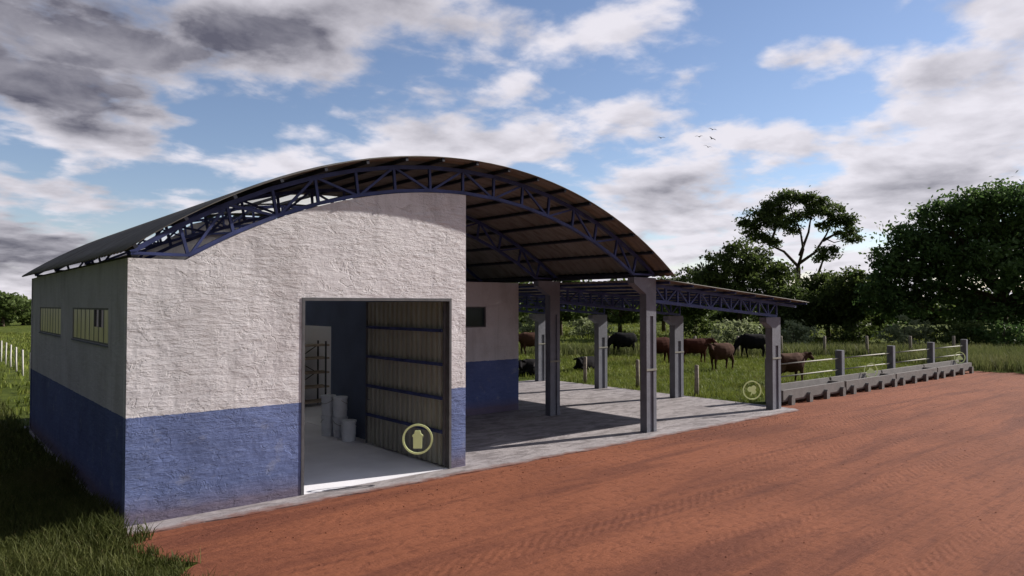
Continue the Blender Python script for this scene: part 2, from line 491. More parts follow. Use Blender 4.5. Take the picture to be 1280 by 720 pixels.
def clods():
    r = np.random.default_rng(21)
    n = 2600
    p = r.uniform([3.2,-3],[44,12.2],(n,2))
    p = np.concatenate([p, np.stack([r.uniform(3.2,23,700), 12.3-np.abs(r.normal(0,0.5,700))], 1)])
    n = len(p)
    s = 0.006 + 0.016*r.random(n)**4
    base = np.array([[1,0,0],[0,1,0],[-1,0,0],[0,-1,0],[0,0,1.0],[0,0,-1]])
    V = base[None]*s[:,None,None]*r.uniform(0.6,1.3,(n,6,1)); V[:,:,2] *= 0.6
    V[:,:,0] += p[:,0:1]; V[:,:,1] += p[:,1:2]; V[:,:,2] += (0.006+0.2*s)[:,None]
    F = np.array([[0,1,4],[1,2,4],[2,3,4],[3,0,4],[1,0,5],[2,1,5],[3,2,5],[0,3,5]])
    F = (F[None] + (np.arange(n)*6)[:,None,None]).reshape(-1,3)
    tag(mesh_obj('loose_clods', np_mesh('loose_clods', V.reshape(-1,3), F, M['dirt'])), 'small loose clods of red earth lying on the yard', 'clods', None, 'stuff')
clods()

# ------------------------------------------------------------------ barn
barn = empty('barn', (9.5, 18.9, 0), 'white and blue plastered barn with arched truss roof beside the red dirt yard', 'barn')
bo = Vector((-9.5, -18.9, 0))
def kid(o):
    o.location = o.location + bo if o.parent is barn else o.location
    return o
XL, XR, XC = 2.71, 16.33, 9.52
def arc(xc, zc, half, rise):
    rad = (half*half + rise*rise) / (2*rise)
    return lambda x: zc - rad + math.sqrt(max(0.0, rad*rad - (x-xc)**2)), rad, zc-rad
zb, Rb, cb = arc(XC, 6.16, 5.92, 1.71)     # lower chord
zt, Rt, ct = arc(XC, 6.66, 6.81, 2.20)     # upper chord
zr, Rr, cr = arc(XC, 6.80, 7.02, 2.35)     # roof sheet
def walltop(x):
    return 4.40 if x < XC-5.93 or x > XC+5.93 else max(4.40, zb(x) - 0.055)

us = sorted(set([XL, 2.91, 3.6, 5.70, 9.17, 9.56] + [round(3.6+i*0.2975, 3) for i in range(21)]))
kid(grid_wall(us, lambda u: [0.0, 3.77, walltop(u)], lambda i, j: j == 0 and 5.69 < us[i] < 9.16,
          lambda u, v, d: (u, YF+d, v), M['front'], 'front_wall', barn, 0.2))
W1, W2 = (19.68, 23.25), (14.42, 18.10)
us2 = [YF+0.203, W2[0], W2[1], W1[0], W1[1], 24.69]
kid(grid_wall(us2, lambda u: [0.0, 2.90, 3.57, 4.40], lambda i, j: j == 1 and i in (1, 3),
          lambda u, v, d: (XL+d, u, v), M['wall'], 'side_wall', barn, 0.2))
us3 = [XL] + [round(3.6+i*0.592, 3) for i in range(21)] + [16.04]
backtop = lambda u: walltop(u) if u < 6.2 else min(zt(u)-0.03, walltop(u)+(u-6.2)*0.5) if u < 15.4 else 4.40
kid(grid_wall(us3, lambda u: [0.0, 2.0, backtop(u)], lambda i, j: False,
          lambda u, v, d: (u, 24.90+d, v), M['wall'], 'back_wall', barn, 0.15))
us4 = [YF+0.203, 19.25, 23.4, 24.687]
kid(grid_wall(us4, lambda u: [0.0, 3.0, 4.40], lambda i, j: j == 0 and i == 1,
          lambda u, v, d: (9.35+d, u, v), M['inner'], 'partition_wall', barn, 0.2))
us5 = [9.553, 13.2, 14.62, 16.04]
kid(grid_wall(us5, lambda u: [0.0, 2.89, 3.57, 4.38], lambda i, j: j == 1 and i == 1,
          lambda u, v, d: (u, 18.7+d, v), M['wall'], 'back_room_wall', barn, 0.2))
us6 = [18.903, 19.15, 24.5, 24.687]  # unseen side left wide open to let light into the back room
kid(grid_wall(us6, lambda u: [0.0, 3.9, 4.38], lambda i, j: j == 0 and i == 1,
          lambda u, v, d: (15.84+d, u, v), M['wall'], 'back_room_wall', barn, 0.2))
# white skim on the storeroom's back wall
mb = MB(); mb.box(2.93, 15.82, 24.66, 24.687, 0.034, 4.3)
kid(mb.build('wall_lining', M['white_in'], barn))

# windows of the side wall
def side_window(y0, y1, open_pane):
    z0, z1 = 2.90, 3.57
    fr = MB()
    n = 8
    for z in (z0, z1-0.035): fr.box(XL+0.012, XL+0.06, y0, y1, z, z+0.035)
    for i in range(n+1):
        y = y0 + (y1-y0-0.04)*i/n
        fr.box(XL+0.014, XL+0.058, y, y+0.04, z0+0.035, z1-0.035)
    f = kid(fr.build('window', M['frame_metal'], barn))
    sl = MB(); sl.box(XL-0.02, XL-0.002, y0-0.02, y1+0.02, z0-0.03, z0-0.002)
    s = sl.build('sill', M['column'], f)
    for i in range(n):
        a = y0 + (y1-y0-0.04)*i/n + 0.042; b = y0 + (y1-y0-0.04)*(i+1)/n - 0.002
        p = MB()
        if i in open_pane:                     # tilted open louvre
            zc = z0+0.31
            p.box(XL+0.018, XL+0.026, a, b, z0+0.035, zc)
        else:
            p.box(XL+0.018, XL+0.026, a, b, z0+0.035, z1-0.035)
        p.build('pane', M['pane'], f)
side_window(W1[0], W1[1], ())
side_window(W2[0], W2[1], (1, 2))
# dark window of the back room
fr = MB()
for (a, b, c, d) in ((13.2,14.62,2.89,2.93),(13.2,14.62,3.53,3.57),(13.2,13.24,2.93,3.53),(14.58,14.62,2.93,3.53)):
    fr.box(a, b, 18.73, 18.79, c, d)
f = kid(fr.build('window', M['frame_metal'], barn))
p = MB(); p.box(13.24, 14.58, 18.755, 18.765, 2.93, 3.53); p.build('pane', M['dark_glass'], f)

# door frame and door leaf swung into the room
fr = MB()
fr.box(5.702, 5.76, YF-0.012, YF+0.16, 0.03, 3.768); fr.box(9.11, 9.168, YF-0.012, YF+0.16, 0.03, 3.768)
fr.box(5.76, 9.11, YF-0.012, YF+0.16, 3.71, 3.768)
kid(fr.build('door_frame', M['frame_metal'], barn))
y0, y1, dz0, dz1 = YF+0.17, YF+3.62, 0.07, 3.70
V = []; F = []
ny = 2*26
pts = []
for k in range(16):
    a = y0 + (y1-y0)*k/16
    w = (y1-y0)/16
    pts += [(a, 0.0), (a+w*0.42, 0.0), (a+w*0.50, 0.055), (a+w*0.92, 0.055)]
pts.append((y1, 0.0))
poly = [(-x, 0) for x in ()]
mb = MB()
vs = [(9.13-o, y, dz0) for y, o in pts] + [(9.13-o, y, dz1) for y, o in pts]
n = len(pts)
vs += [(9.14, y, dz0) for y, o in pts] + [(9.14, y, dz1) for y, o in pts]
fs = [(i, i+1, n+i+1, n+i) for i in range(n-1)] + [(2*n+i+1, 2*n+i, 3*n+i, 3*n+i+1) for i in range(n-1)]
fs += [(i+1, i, 2*n+i, 2*n+i+1) for i in range(n-1)] + [(n+i, n+i+1, 3*n+i+1, 3*n+i) for i in range(n-1)]
mb.add(vs, fs)
leaf = kid(mb.build('door', M['door'], barn))
for z in (3.02, 2.27, 1.52, 0.78):
    r = MB(); r.box(9.02, 9.07, y0, y1-0.02, z, z+0.07); r.build('rail', M['truss'], leaf)
for ya, yb in ((y0-0.05, y0-0.002), (y1+0.002, y1+0.05)):
    r = MB(); r.box(9.05, 9.139, ya, yb, dz0, dz1); r.build('stile', M['frame_metal'], leaf)
r = MB(); r.tube([(9.03, y1-0.2, 1.2), (8.98, y1-0.2, 1.2), (8.98, y1-0.2, 1.5), (9.03, y1-0.2, 1.5)], 0.014, 6)
r.build('handle', M['frame_metal'], leaf)

# trusses of the arched roof
NP = 16
def vault_truss():
    top, bot, web = MB(), MB(), MB()
    ths = [math.asin(6.76/Rt)*(-1 + 2*i/NP) for i in range(NP+1)]
    tp = [Vector((XC+Rt*math.sin(a), 0, ct+Rt*math.cos(a))) for a in ths]
    thb = [math.asin(5.86/Rb)*(-1 + 2*i/(NP-2)) for i in range(NP-1)]
    bp = [Vector((XC+Rb*math.sin(a), 0, cb+Rb*math.cos(a))) for a in thb]
    for i in range(NP): top.bar(tp[i], tp[i+1], 0.08, 0.08)
    for i in range(NP-2): bot.bar(bp[i], bp[i+1], 0.08, 0.07)
    # flat shoe on the column heads
    bot.bar(bp[0], tp[0]-Vector((0,0,0.01)), 0.08, 0.05); bot.bar(bp[-1], tp[-1]-Vector((0,0,0.01)), 0.08, 0.05)
    m = len(bp)
    for i in range(m):
        t_ = tp[i+1]
        web.bar(bp[i], t_, 0.055, 0.055)
        if i % 2 == 1:
            if i-1 >= 0: web.bar(bp[i-1]+Vector((0.03,0,0)), t_, 0.048, 0.048)
            if i+1 < m: web.bar(bp[i+1]-Vector((0.03,0,0)), t_, 0.048, 0.048)
    return top, bot, web, tp
top, bot, web, tnodes = vault_truss()
tr0 = top.build('truss', M['truss'], barn, loc=(0, YF+0.07, 0)); kid(tr0)
bot.build('bottom_chord', M['truss'], tr0); web.build('web', M['truss'], tr0)
for y in (17.05, 21.1, 24.8):
    c = dup(tr0, barn); c.location.y = y + bo.y

# purlins and the roof sheet
RY0, RY1 = 12.46, 25.35
pl0 = None
for i, p in enumerate(tnodes):
    a = math.atan2(p.x-XC, p.z-ct)
    q = p + Vector((math.sin(a), 0, math.cos(a)))*0.085
    b = MB(); b.bar((0, RY0+0.02, 0), (0, RY1-0.02, 0), 0.06, 0.075)
    o = b.build('purlin', M['purlin'], barn, loc=(q.x, 0, q.z)); o.rotation_euler.y = a; kid(o)
def arc_sheet(name, mat, a0, a1, ys, n, gap=None):
    """corrugated sheet bent over the trusses; gap(angle, y) leaves a bay out for a skylight"""
    prof = [0.0, 0.0, 0.028, 0.028]
    V = []
    ny = len(ys)
    for d in (0.0, 0.012):
        for k in range(n+1):
            a = a0 + (a1-a0)*k/n
            for j, y in enumerate(ys):
                r = Rr + prof[j % 4] + d - 0.012
                V.append((XC + r*math.sin(a), y, cr + r*math.cos(a)))
    F = []
    B = (n+1)*ny
    for k in range(n):
        for j in range(ny-1):
            if gap and gap(a0+(a1-a0)*(k+0.5)/n, (ys[j]+ys[j+1])/2): continue
            F.append((k*ny+j, (k+1)*ny+j, (k+1)*ny+j+1, k*ny+j+1))
            F.append((B+k*ny+j, B+k*ny+j+1, B+(k+1)*ny+j+1, B+(k+1)*ny+j))
    for k in range(n):
        F.append((k*ny, B+k*ny, B+(k+1)*ny, (k+1)*ny))
        e = ny-1
        F.append((k*ny+e, (k+1)*ny+e, B+(k+1)*ny+e, B+k*ny+e))
    for j in range(ny-1):
        F.append((j, j+1, B+j+1, B+j))
        e = n*ny
        F.append((e+j, B+e+j, B+e+j+1, e+j+1))
    o = mesh_obj(name, np_mesh(name, V, F, mat), barn)
    return kid(o)
AM = math.asin(7.02/Rr)
RYS = np.arange(RY0, RY1+1e-6, 0.06)
k0, k1 = 9, 23                                   # sheet rows of the skylights added to light the storeroom, near the crown
ang = lambda k: -AM + 2*AM*k/40
bays = [(112, 150), (158, 200)]                   # first and last corrugation of each added skylight
arc_sheet('roof', M['roof'], -AM, AM, RYS, 40, lambda a, y: ang(k0) < a < ang(k1) and any(RYS[i] < y < RYS[j] for i, j in bays))
for i, j in bays:
    arc_sheet('fill_skylight', M['fill_skylight'], ang(k0), ang(k1), RYS[i:j+1], k1-k0)
# eave beam along the open side, on the column heads
b = MB(); b.box(16.02, 16.14, YF+0.14, 24.7, 4.41, 4.50); kid(b.build('eave_beam', M['purlin'], barn))
b = MB(); b.box(2.79, 2.89, YF+0.14, 24.7, 4.402, 4.46); kid(b.build('eave_beam', M['purlin'], barn))

# columns with a haunched head and a recessed face
def column(name, x0, x1, y0, depth, htop, hin, hz, parent, origin):
    """x0..x1 shaft, haunch reaching to hin, head from hz to htop"""
    w = x1-x0
    mb = MB()
    y1 = y0+depth
    rz = hz - 0.62                      # the groove of the I-section ends below the head
    mb.prism([(hin, htop-0.17), (x0, hz), (x0, rz), (x1, rz), (x1, htop), (hin, htop)], 'y', y0, y1)
    g = 0.05
    for (a, b) in ((x0, x0+w*0.36), (x1-w*0.30, x1)): mb.box(a, b, y0, y1, 0.0, rz-0.001)
    mb.box(x0+w*0.36+0.0005, x1-w*0.30-0.0005, y0+g, y1-g, 0.0, rz-0.001)
    o = mb.build(name, M['column'], parent)
    cl = MB(); cl.box(x0-0.012, x1+0.012, y0-0.014, y0-0.002, 1.76, 1.82); cl.box(x1+0.002, x1+0.014, y0, y1, 1.76, 1.82)
    c = cl.build('clamp', M['rail_metal'], o)
    o.location = origin
    return o
for y in (YF+0.02, 16.95):
    column('column', 15.90, 16.33, y, 0.24, 4.40, 15.38, 3.93, barn, bo)

# ------------------------------------------------------------------ lean-to shelter
lean = empty('lean_to_shelter', (20, 19, 0), 'low sloping cattle shelter on concrete posts joined to the right of the barn', 'shelter')
lo = Vector((-20, -19, 0))
ZL = lambda x: 4.33 - (x-16.55)*(4.33-3.70)/(24.9-16.55)
def lean_truss():
    top, bot, web = MB(), MB(), MB()
    xs = [16.42 + i*(23.15-16.42)/12 for i in range(13)]
    tz = lambda x: ZL(x) - 0.14
    bz = lambda x: tz(x) - 0.46
    top.bar((16.42, 0, tz(16.42)), (24.45, 0, tz(24.75)), 0.09, 0.09)
    bot.bar((xs[0], 0, bz(xs[0])), (xs[-1], 0, bz(xs[-1])), 0.09, 0.09)
    for i, x in enumerate(xs):
        web.bar((x, 0, bz(x)), (x, 0, tz(x)), 0.06, 0.06)
        if i < 12:
            x2 = xs[i+1]
            if i % 2 == 0: web.bar((x+.02, 0, tz(x)), (x2-.02, 0, bz(x2)), 0.052, 0.052)
            else: web.bar((x+.02, 0, bz(x)), (x2-.02, 0, tz(x2)), 0.052, 0.052)
    t = top.build('truss', M['truss'], lean)
    bot.build('bottom_chord', M['truss'], t); web.build('web', M['truss'], t)
    return t, bz(23.0)
lt0, ltz = lean_truss()
LY = (13.16, 17.25, 21.25, 25.1)
lt0.location = lo + Vector((0, LY[0], 0))
for y in LY[1:]:
    c = dup(lt0, lean); c.location = lo + Vector((0, y, 0))
for y in LY:
    column('column', 22.66, 23.2, y-0.13, 0.26, 3.2, 22.28, 2.84, lean, lo)
for i in range(8):
    x = 16.62 + i*1.12
    b = MB(); b.box(x, x+0.06, 12.75, 25.5, ZL(x)-0.092, ZL(x)-0.022); o = b.build('purlin', M['truss'], lean, loc=lo)
def flat_sheet():
    ys = np.arange(12.68, 25.56, 0.06); prof = [0, 0, 0.028, 0.028]
    xs = np.linspace(16.345, 24.55, 9)
    ny = len(ys); V = []
    for d in (0.0, 0.012):
        for x in xs:
            for j, y in enumerate(ys): V.append((x, y, ZL(x)-0.015 + prof[j % 4] + d))
    F = []; nx = len(xs); B = nx*ny
    for k in range(nx-1):
        for j in range(ny-1):
            F.append((k*ny+j, k*ny+j+1, (k+1)*ny+j+1, (k+1)*ny+j))
            F.append((B+k*ny+j, B+(k+1)*ny+j, B+(k+1)*ny+j+1, B+k*ny+j+1))
        F.append((k*ny, (k+1)*ny, B+(k+1)*ny, B+k*ny)); e = ny-1
        F.append((k*ny+e, B+k*ny+e, B+(k+1)*ny+e, (k+1)*ny+e))
    for j in range(ny-1):
        F.append((j, B+j, B+j+1, j+1)); e = (nx-1)*ny
        F.append((e+j, e+j+1, B+e+j+1, B+e+j))
    o = mesh_obj('roof', np_mesh('lean_roof', V, F, M['roof']), lean); o.location = lo
flat_sheet()

# ------------------------------------------------------------------ storeroom contents
def pail(loc, label, rz):
    t = empty('storage_drum', loc, label, 'drum', 'pale drums in the storeroom', rz)
    b = MB(); b.lathe([(0.172,0.0),(0.178,0.02),(0.183,0.17),(0.190,0.18),(0.190,0.20),(0.185,0.21),(0.188,0.36),(0.196,0.37),(0.196,0.39),(0.190,0.40),(0.192,0.50)], 28)
    b.build('drum_body', M['drum'], t)
    b = MB(); b.lathe([(0.200,0.498),(0.206,0.505),(0.206,0.54),(0.198,0.548),(0.185,0.548),(0.180,0.535),(0.001,0.535)], 28)
    b.build('lid', M['drum'], t)
    b = MB(); b.tube([(0.2*math.cos(a), 0.2*math.sin(a), 0.46-0.13*math.sin(a)) for a in np.linspace(0, math.pi, 9)], 0.006, 5)
    b.build('handle', M['rail_metal'], t)
    return t
d0 = pail((8.88,18.42,0.036), 'pale grey drum at the bottom of the rear stack in the storeroom', 0.4)
for (loc, lab, rz) in (((8.88,18.42,0.586), 'pale grey drum on top of the rear stack in the storeroom', 1.9),
                       ((9.00,17.95,0.036), 'pale grey drum at the bottom of the middle stack in the storeroom', 3.0),
                       ((9.00,17.95,0.586), 'pale grey drum on top of the middle stack in the storeroom', 4.4),
                       ((8.92,17.30,0.036), 'single pale grey drum standing by itself in front of the two stacks', 5.2)):
    c = dup(d0); c.location = loc; c.rotation_euler.z = rz; c['label'] = lab
sh = empty('shelf_rack', (10.6, 24.2, 0.034), 'brown shelf rack with five boards against the back wall of the storeroom', 'shelf')
for z in (0.12, 0.64, 1.15, 1.66, 2.12):
    b = MB(); b.box(-0.95, 0.95, -0.3, 0.3, z, z+0.06); b.build('shelf_board', M['shelf'], sh)
for x in (-0.90, 0.80):
    for y in (-0.32, 0.32):
        b = MB(); b.box(x-0.03, x+0.03, y-0.012, y+0.012, 0, 2.3); b.build('upright', M['shelf_steel'], sh)
b = MB(); b.bar((-0.85, 0.34, 0.2), (0.75, 0.34, 1.15), 0.02, 0.03); b.bar((-0.85, 0.36, 2.1), (0.75, 0.36, 1.15), 0.02, 0.03)
b.bar((-0.85, 0.34, 1.1), (0.75, 0.36, 2.1), 0.02, 0.03)
b.build('brace', M['shelf_steel'], sh)

# ------------------------------------------------------------------ feed troughs and the rail fence behind
tr_names = ['long concrete feed trough nearest the shelter post, at the edge of the red yard',
            'concrete feed trough second from the shelter, between the first two rail posts',
            'concrete feed trough third from the shelter along the red yard',
            'concrete feed trough at the far end of the row beside the tall grass']
def trough(L):
    t = empty('feed_trough', (0,0,0), 'x', 'trough', 'concrete feed troughs along the yard')
    b = MB()
    prof = [(0.03,0.13),(0.0,0.20),(0.0,0.55),(0.10,0.55),(0.15,0.24),(0.58,0.24),(0.62,0.66),(0.72,0.66),(0.72,0.13)]
    b.prism([(y, z) for y, z in prof], 'x', 0, L)
    b.box(0.001, 0.10, 0.122, 0.618, 0.2, 0.54); b.box(L-0.10, L-0.001, 0.122, 0.618, 0.2, 0.54)
    b.build('basin', M['trough'], t)
    for k in range(4):
        x = 0.45 + k*(L-0.75)/3
        lug = MB()
        poly = [(x-0.12, 0.0), (x+0.12, 0.0)] + [(x+0.12*math.cos(a), 0.24+0.13*math.sin(a)) for a in np.linspace(0, math.pi, 9)]
        lug.prism(poly, 'y', -0.14, -0.001)
        lug.build('foot', M['trough'], t)
    f = MB()
    n = 24; r2 = random.Random(3)
    for k in range(n):
        xa = 0.14 + (L-0.28)*k/n; h = 0.24 + 0.2*r2.random()*math.exp(-((k-17)/4.5)**2) + 0.03*r2.random()
        f.box(xa, xa+(L-0.28)/n-0.001, 0.17, 0.57, 0.21, h)
    f.build('feed', M['feed'], t)
    return t
t0 = trough(4.72)
for i, x in enumerate((24.05, 28.95, 33.80, 38.65)):
    t = t0 if i == 0 else dup(t0)
    t.location = (x, 13.42, 0.0); t['label'] = tr_names[i]
fence = empty('rail_fence', (35, 14.32, 0), 'concrete post fence with two pale rails behind the feed troughs', 'fence')
px = [24.72, 30.3, 35.45, 40.3, 45.1]
for x in px:
    b = MB(); w = 0.145
    b.prism([(x-35-w+.03, -w), (x-35+w-.03, -w), (x-35+w, -w+.03), (x-35+w, w-.03), (x-35+w-.03, w), (x-35-w+.03, w), (x-35-w, w-.03), (x-35-w, -w+.03)], 'z', 0.0, 1.70 if x > 25 else 1.62)
    b.build('post', M['column'], fence)
for z in (0.88, 1.36):
    for i in range(4):
        b = MB(); b.tube([(px[i]-35+0.15, 0, z), (px[i+1]-35-0.15, 0, z)], 0.026, 8); b.build('rail', M['rail_metal'], fence)

# ------------------------------------------------------------------ pasture posts
def wood_post(name, mat, h, r):
    b = MB()
    b.tube([(0,0,0), (0.01,0,h*0.5), (0,0.01,h-0.02), (0,0.01,h)], [r*1.08, r, r*0.95, r*0.7], 8)
    return b.build(name, mat)
# near row beside the slab
p0 = wood_post('fence_post', M['wood'], 1.25, 0.085)
near = [(24.0,17.1,'weathered wooden fence post between the two right shelter columns'),
        (24.35,20.4,'weathered wooden fence post left of the front barn column'),
        (23.96,23.2,'weathered wooden fence post between the back shelter columns'),
        (24.1,26.4,'weathered wooden fence post at the far back corner of the shelter slab')]
for i, (x, y, lab) in enumerate(near):
    p = p0 if i == 0 else p0.copy()
    if i: col.objects.link(p)
    p.location = (x, y, -0.02); p.rotation_euler = (0.03*math.sin(i*3), 0.03*math.cos(i*2), i)
    tag(p, lab, 'post', 'wooden posts beside the shelter')
# far row across the pasture
q0 = wood_post('fence_post', M['wood'], 1.45, 0.10)
for i in range(9):
    t = i
    x = 56.5 - 2.35*t; y = 18.6 + 1.95*t
    p = q0 if i == 0 else q0.copy()
    if i: col.objects.link(p)
    p.location = (x, y, -0.02); p.rotation_euler = (0.04*math.sin(i*5), 0.04*math.cos(i*3), i)
    tag(p, 'grey wooden fence post in the row across the pasture behind the cows', 'post', 'posts across the far pasture')
w0 = wood_post('fence_post', M['white_post'], 1.36, 0.045)
for i in range(7):
    p = w0 if i == 0 else w0.copy()
    if i: col.objects.link(p)
    p.location = (4.42 + 0.01*i, 38.0 + 3.0*i, -0.02)
    p.rotation_euler = (0.02*math.sin(i*2), 0.02*math.cos(i*4), i)
    tag(p, 'whitewashed fence post in the row behind the left side of the barn', 'post', 'white posts left of the barn')

# ------------------------------------------------------------------ cows
def cow_mesh(name, neck, lying=False, step=0.0, tailside=0.0):
    b = MB()
    dz = -0.70 if lying else 0.0
    # trunk
    b.tube([(-0.86,0,1.14+dz),(-0.80,0,1.12+dz),(-0.62,0,1.10+dz),(-0.30,0,1.03+dz),(0.05,0,0.99+dz),(0.38,0,1.03+dz),(0.60,0,1.08+dz),(0.74,0,1.10+dz)],
           [(0.10,0.12),(0.24,0.27),(0.33,0.35),(0.41,0.42),(0.44,0.45),(0.36,0.44),(0.26,0.37),(0.15,0.24)], 16)
    b.tube([(-0.70,0.12,1.32+dz),(-0.45,0,1.36+dz),(0.1,0,1.34+dz),(0.45,0,1.40+dz),(0.62,0,1.34+dz)], [0.05,0.07,0.06,0.085,0.05], 8)
    # neck and head: neck is a list of (x, y, z) withers .. poll .. muzzle
    w, m, pl, mz = [Vector(p) + Vector((0,0,dz)) for p in neck]
    b.tube([w, (w+m)/2, m, pl], [(0.20,0.32),(0.17,0.27),(0.14,0.21),(0.115,0.135)], 12)
    d = (mz-pl)
    b.tube([pl-d*0.08, pl+d*0.15, pl+d*0.45, pl+d*0.75, mz, mz+d*0.06], [(0.07,0.09),(0.115,0.135),(0.10,0.12),(0.078,0.092),(0.078,0.085),(0.05,0.055)], 12)
    side = d.cross(Vector((0,0,1))).normalized()
    if side.length < 0.1: side = Vector((0,1,0))
    upv = side.cross(d).normalized()
    for s in (-1, 1):
        e = pl + side*(0.10*s) + upv*0.05
        b.tube([e, e+side*(0.12*s)-upv*0.01, e+side*(0.24*s)-upv*0.05], [(0.025,0.04),(0.03,0.075),(0.012,0.02)], 8)
        h = pl + side*(0.07*s) + upv*0.09
        b.tube([h, h+side*(0.09*s)+upv*0.05, h+side*(0.12*s)+upv*0.14], [0.028,0.022,0.012], 6)
    # dewlap
    b.tube([(0.62,0,0.82+dz), ((w+m)/2 - Vector((0,0,0.22))), m-Vector((0,0,0.14))], [(0.05,0.10),(0.035,0.09),(0.03,0.04)], 8)
    if lying:
        for s in (-1, 1):
            b.tube([(-0.60,0.26*s,0.34),(-0.35,0.42*s,0.20),(-0.05,0.44*s,0.11),(-0.35,0.46*s,0.07),(-0.48,0.46*s,0.05)], [0.2,0.17,0.08,0.05,0.06], 8)
            b.tube([(0.50,0.18*s,0.28),(0.78,0.22*s,0.16),(0.62,0.24*s,0.07),(0.40,0.24*s,0.06)], [0.14,0.09,0.055,0.06], 8)
        b.tube([(-0.84,0,0.52),(-0.95,0.05,0.30),(-0.92,0.25,0.06)], [0.035,0.025,0.04], 6)
    else:
        for s in (-1, 1):
            k = step*s
            # hind: thigh, stifle forward, hock backward, upright shank
            b.tube([(-0.58,0.15*s,1.06),(-0.52+k*.4,0.18*s,0.80),(-0.72+k*.8,0.17*s,0.50),(-0.68+k,0.17*s,0.24),(-0.66+k,0.17*s,0.09),(-0.63+k,0.17*s,0.0)],
                   [(0.14,0.26),(0.115,0.17),(0.06,0.085),(0.045,0.05),(0.05,0.055),(0.065,0.085)], 10)
            b.tube([(0.50,0.15*s,0.98),(0.50-k*.3,0.16*s,0.72),(0.52-k*.6,0.155*s,0.45),(0.50-k,0.155*s,0.22),(0.50-k,0.155*s,0.09),(0.53-k,0.155*s,0.0)],
                   [(0.12,0.19),(0.085,0.12),(0.058,0.07),(0.042,0.046),(0.05,0.055),(0.062,0.08)], 10)
        b.tube([(-0.36,0,0.70),(-0.34,0,0.60),(-0.33,0,0.55)], [(0.15,0.2),(0.13,0.16),(0.06,0.08)], 10)
        b.tube([(-0.84,0,1.24),(-0.93,tailside*.3,1.05),(-0.92,tailside,0.72),(-0.91,tailside*1.3,0.50),(-0.90,tailside*1.3,0.38)], [0.04,0.028,0.022,0.04,0.02], 8)
    o = b.build(name, None)
    md = o.modifiers.new('m', 'REMESH'); md.mode = 'VOXEL'; md.voxel_size = 0.026
    sm = o.modifiers.new('s', 'SMOOTH'); sm.iterations = 4; sm.factor = 0.5
    dg = bpy.context.evaluated_depsgraph_get()
    me = bpy.data.meshes.new_from_object(o.evaluated_get(dg))
    bpy.data.objects.remove(o)
    me.polygons.foreach_set('use_smooth', [True]*len(me.polygons))
    return me
UP = [(0.55,0,1.14),(0.84,0,1.26),(1.02,0,1.38),(1.36,0,1.14)]
UPT = [(0.55,0,1.14),(0.82,0.08,1.25),(0.98,0.20,1.35),(1.14,0.50,1.12)]
LOW = [(0.55,0,1.12),(0.88,0,0.98),(1.12,0,0.66),(1.26,0,0.22)]
MID = [(0.55,0,1.12),(0.86,0,1.14),(1.08,0,1.14),(1.40,0,0.84)]
meshes = {'up': cow_mesh('cow_up', UP, step=0.06, tailside=0.05), 'upt': cow_mesh('cow_turned', UPT, step=-0.05),
          'low': cow_mesh('cow_grazing', LOW, step=0.09, tailside=0.06), 'mid': cow_mesh('cow_mid', MID, step=0.05),
          'lie': cow_mesh('cow_lying', UPT, lying=True)}
def cow(pose, mat, x, y, head, label, s=1.0):
    me = meshes[pose].copy(); me.materials.clear(); me.materials.append(M[mat])
    o = mesh_obj('cow', me)
    o.location = (x, y, 0.0); o.rotation_euler = (0, 0, R(head)); o.scale = (s, s, s)
    tag(o, label, 'cow', 'cows in the pasture behind the shelter')
cow('upt', 'cow_brown', 34.4, 22.9, 172, 'brown cow with pale flank facing left in front of the black grazing cow', 1.05)
cow('low', 'cow_black', 43.7, 26.6, 150, 'black cow grazing with its head down just left of the right shelter column', 1.15)
cow('up', 'cow_brown', 30.9, 16.9, -20, 'brown cow standing behind the rails beside the right shelter column', 0.98)
cow('low', 'cow_black', 38.6, 33.6, 160, 'black cow grazing left of the red brown cow, head lowered', 1.15)
cow('mid', 'cow_red', 35.4, 28.0, -25, 'red brown cow standing behind the front barn column', 1.12)
cow('up', 'cow_red', 37.6, 26.9, -35, 'dark brown cow with raised head behind the middle shelter column', 1.05)
cow('lie', 'cow_pied', 24.6, 27.4, 175, 'black and white cow lying in the grass beside the barn back room', 1.15)
cow('mid', 'cow_brown', 33.9, 38.2, 165, 'dark grey brown cow standing far back beside the barn wall', 1.15)
cow('lie', 'cow_black', 28.6, 27.6, 190, 'black cow lying in the grass behind the inner barn column', 1.05)

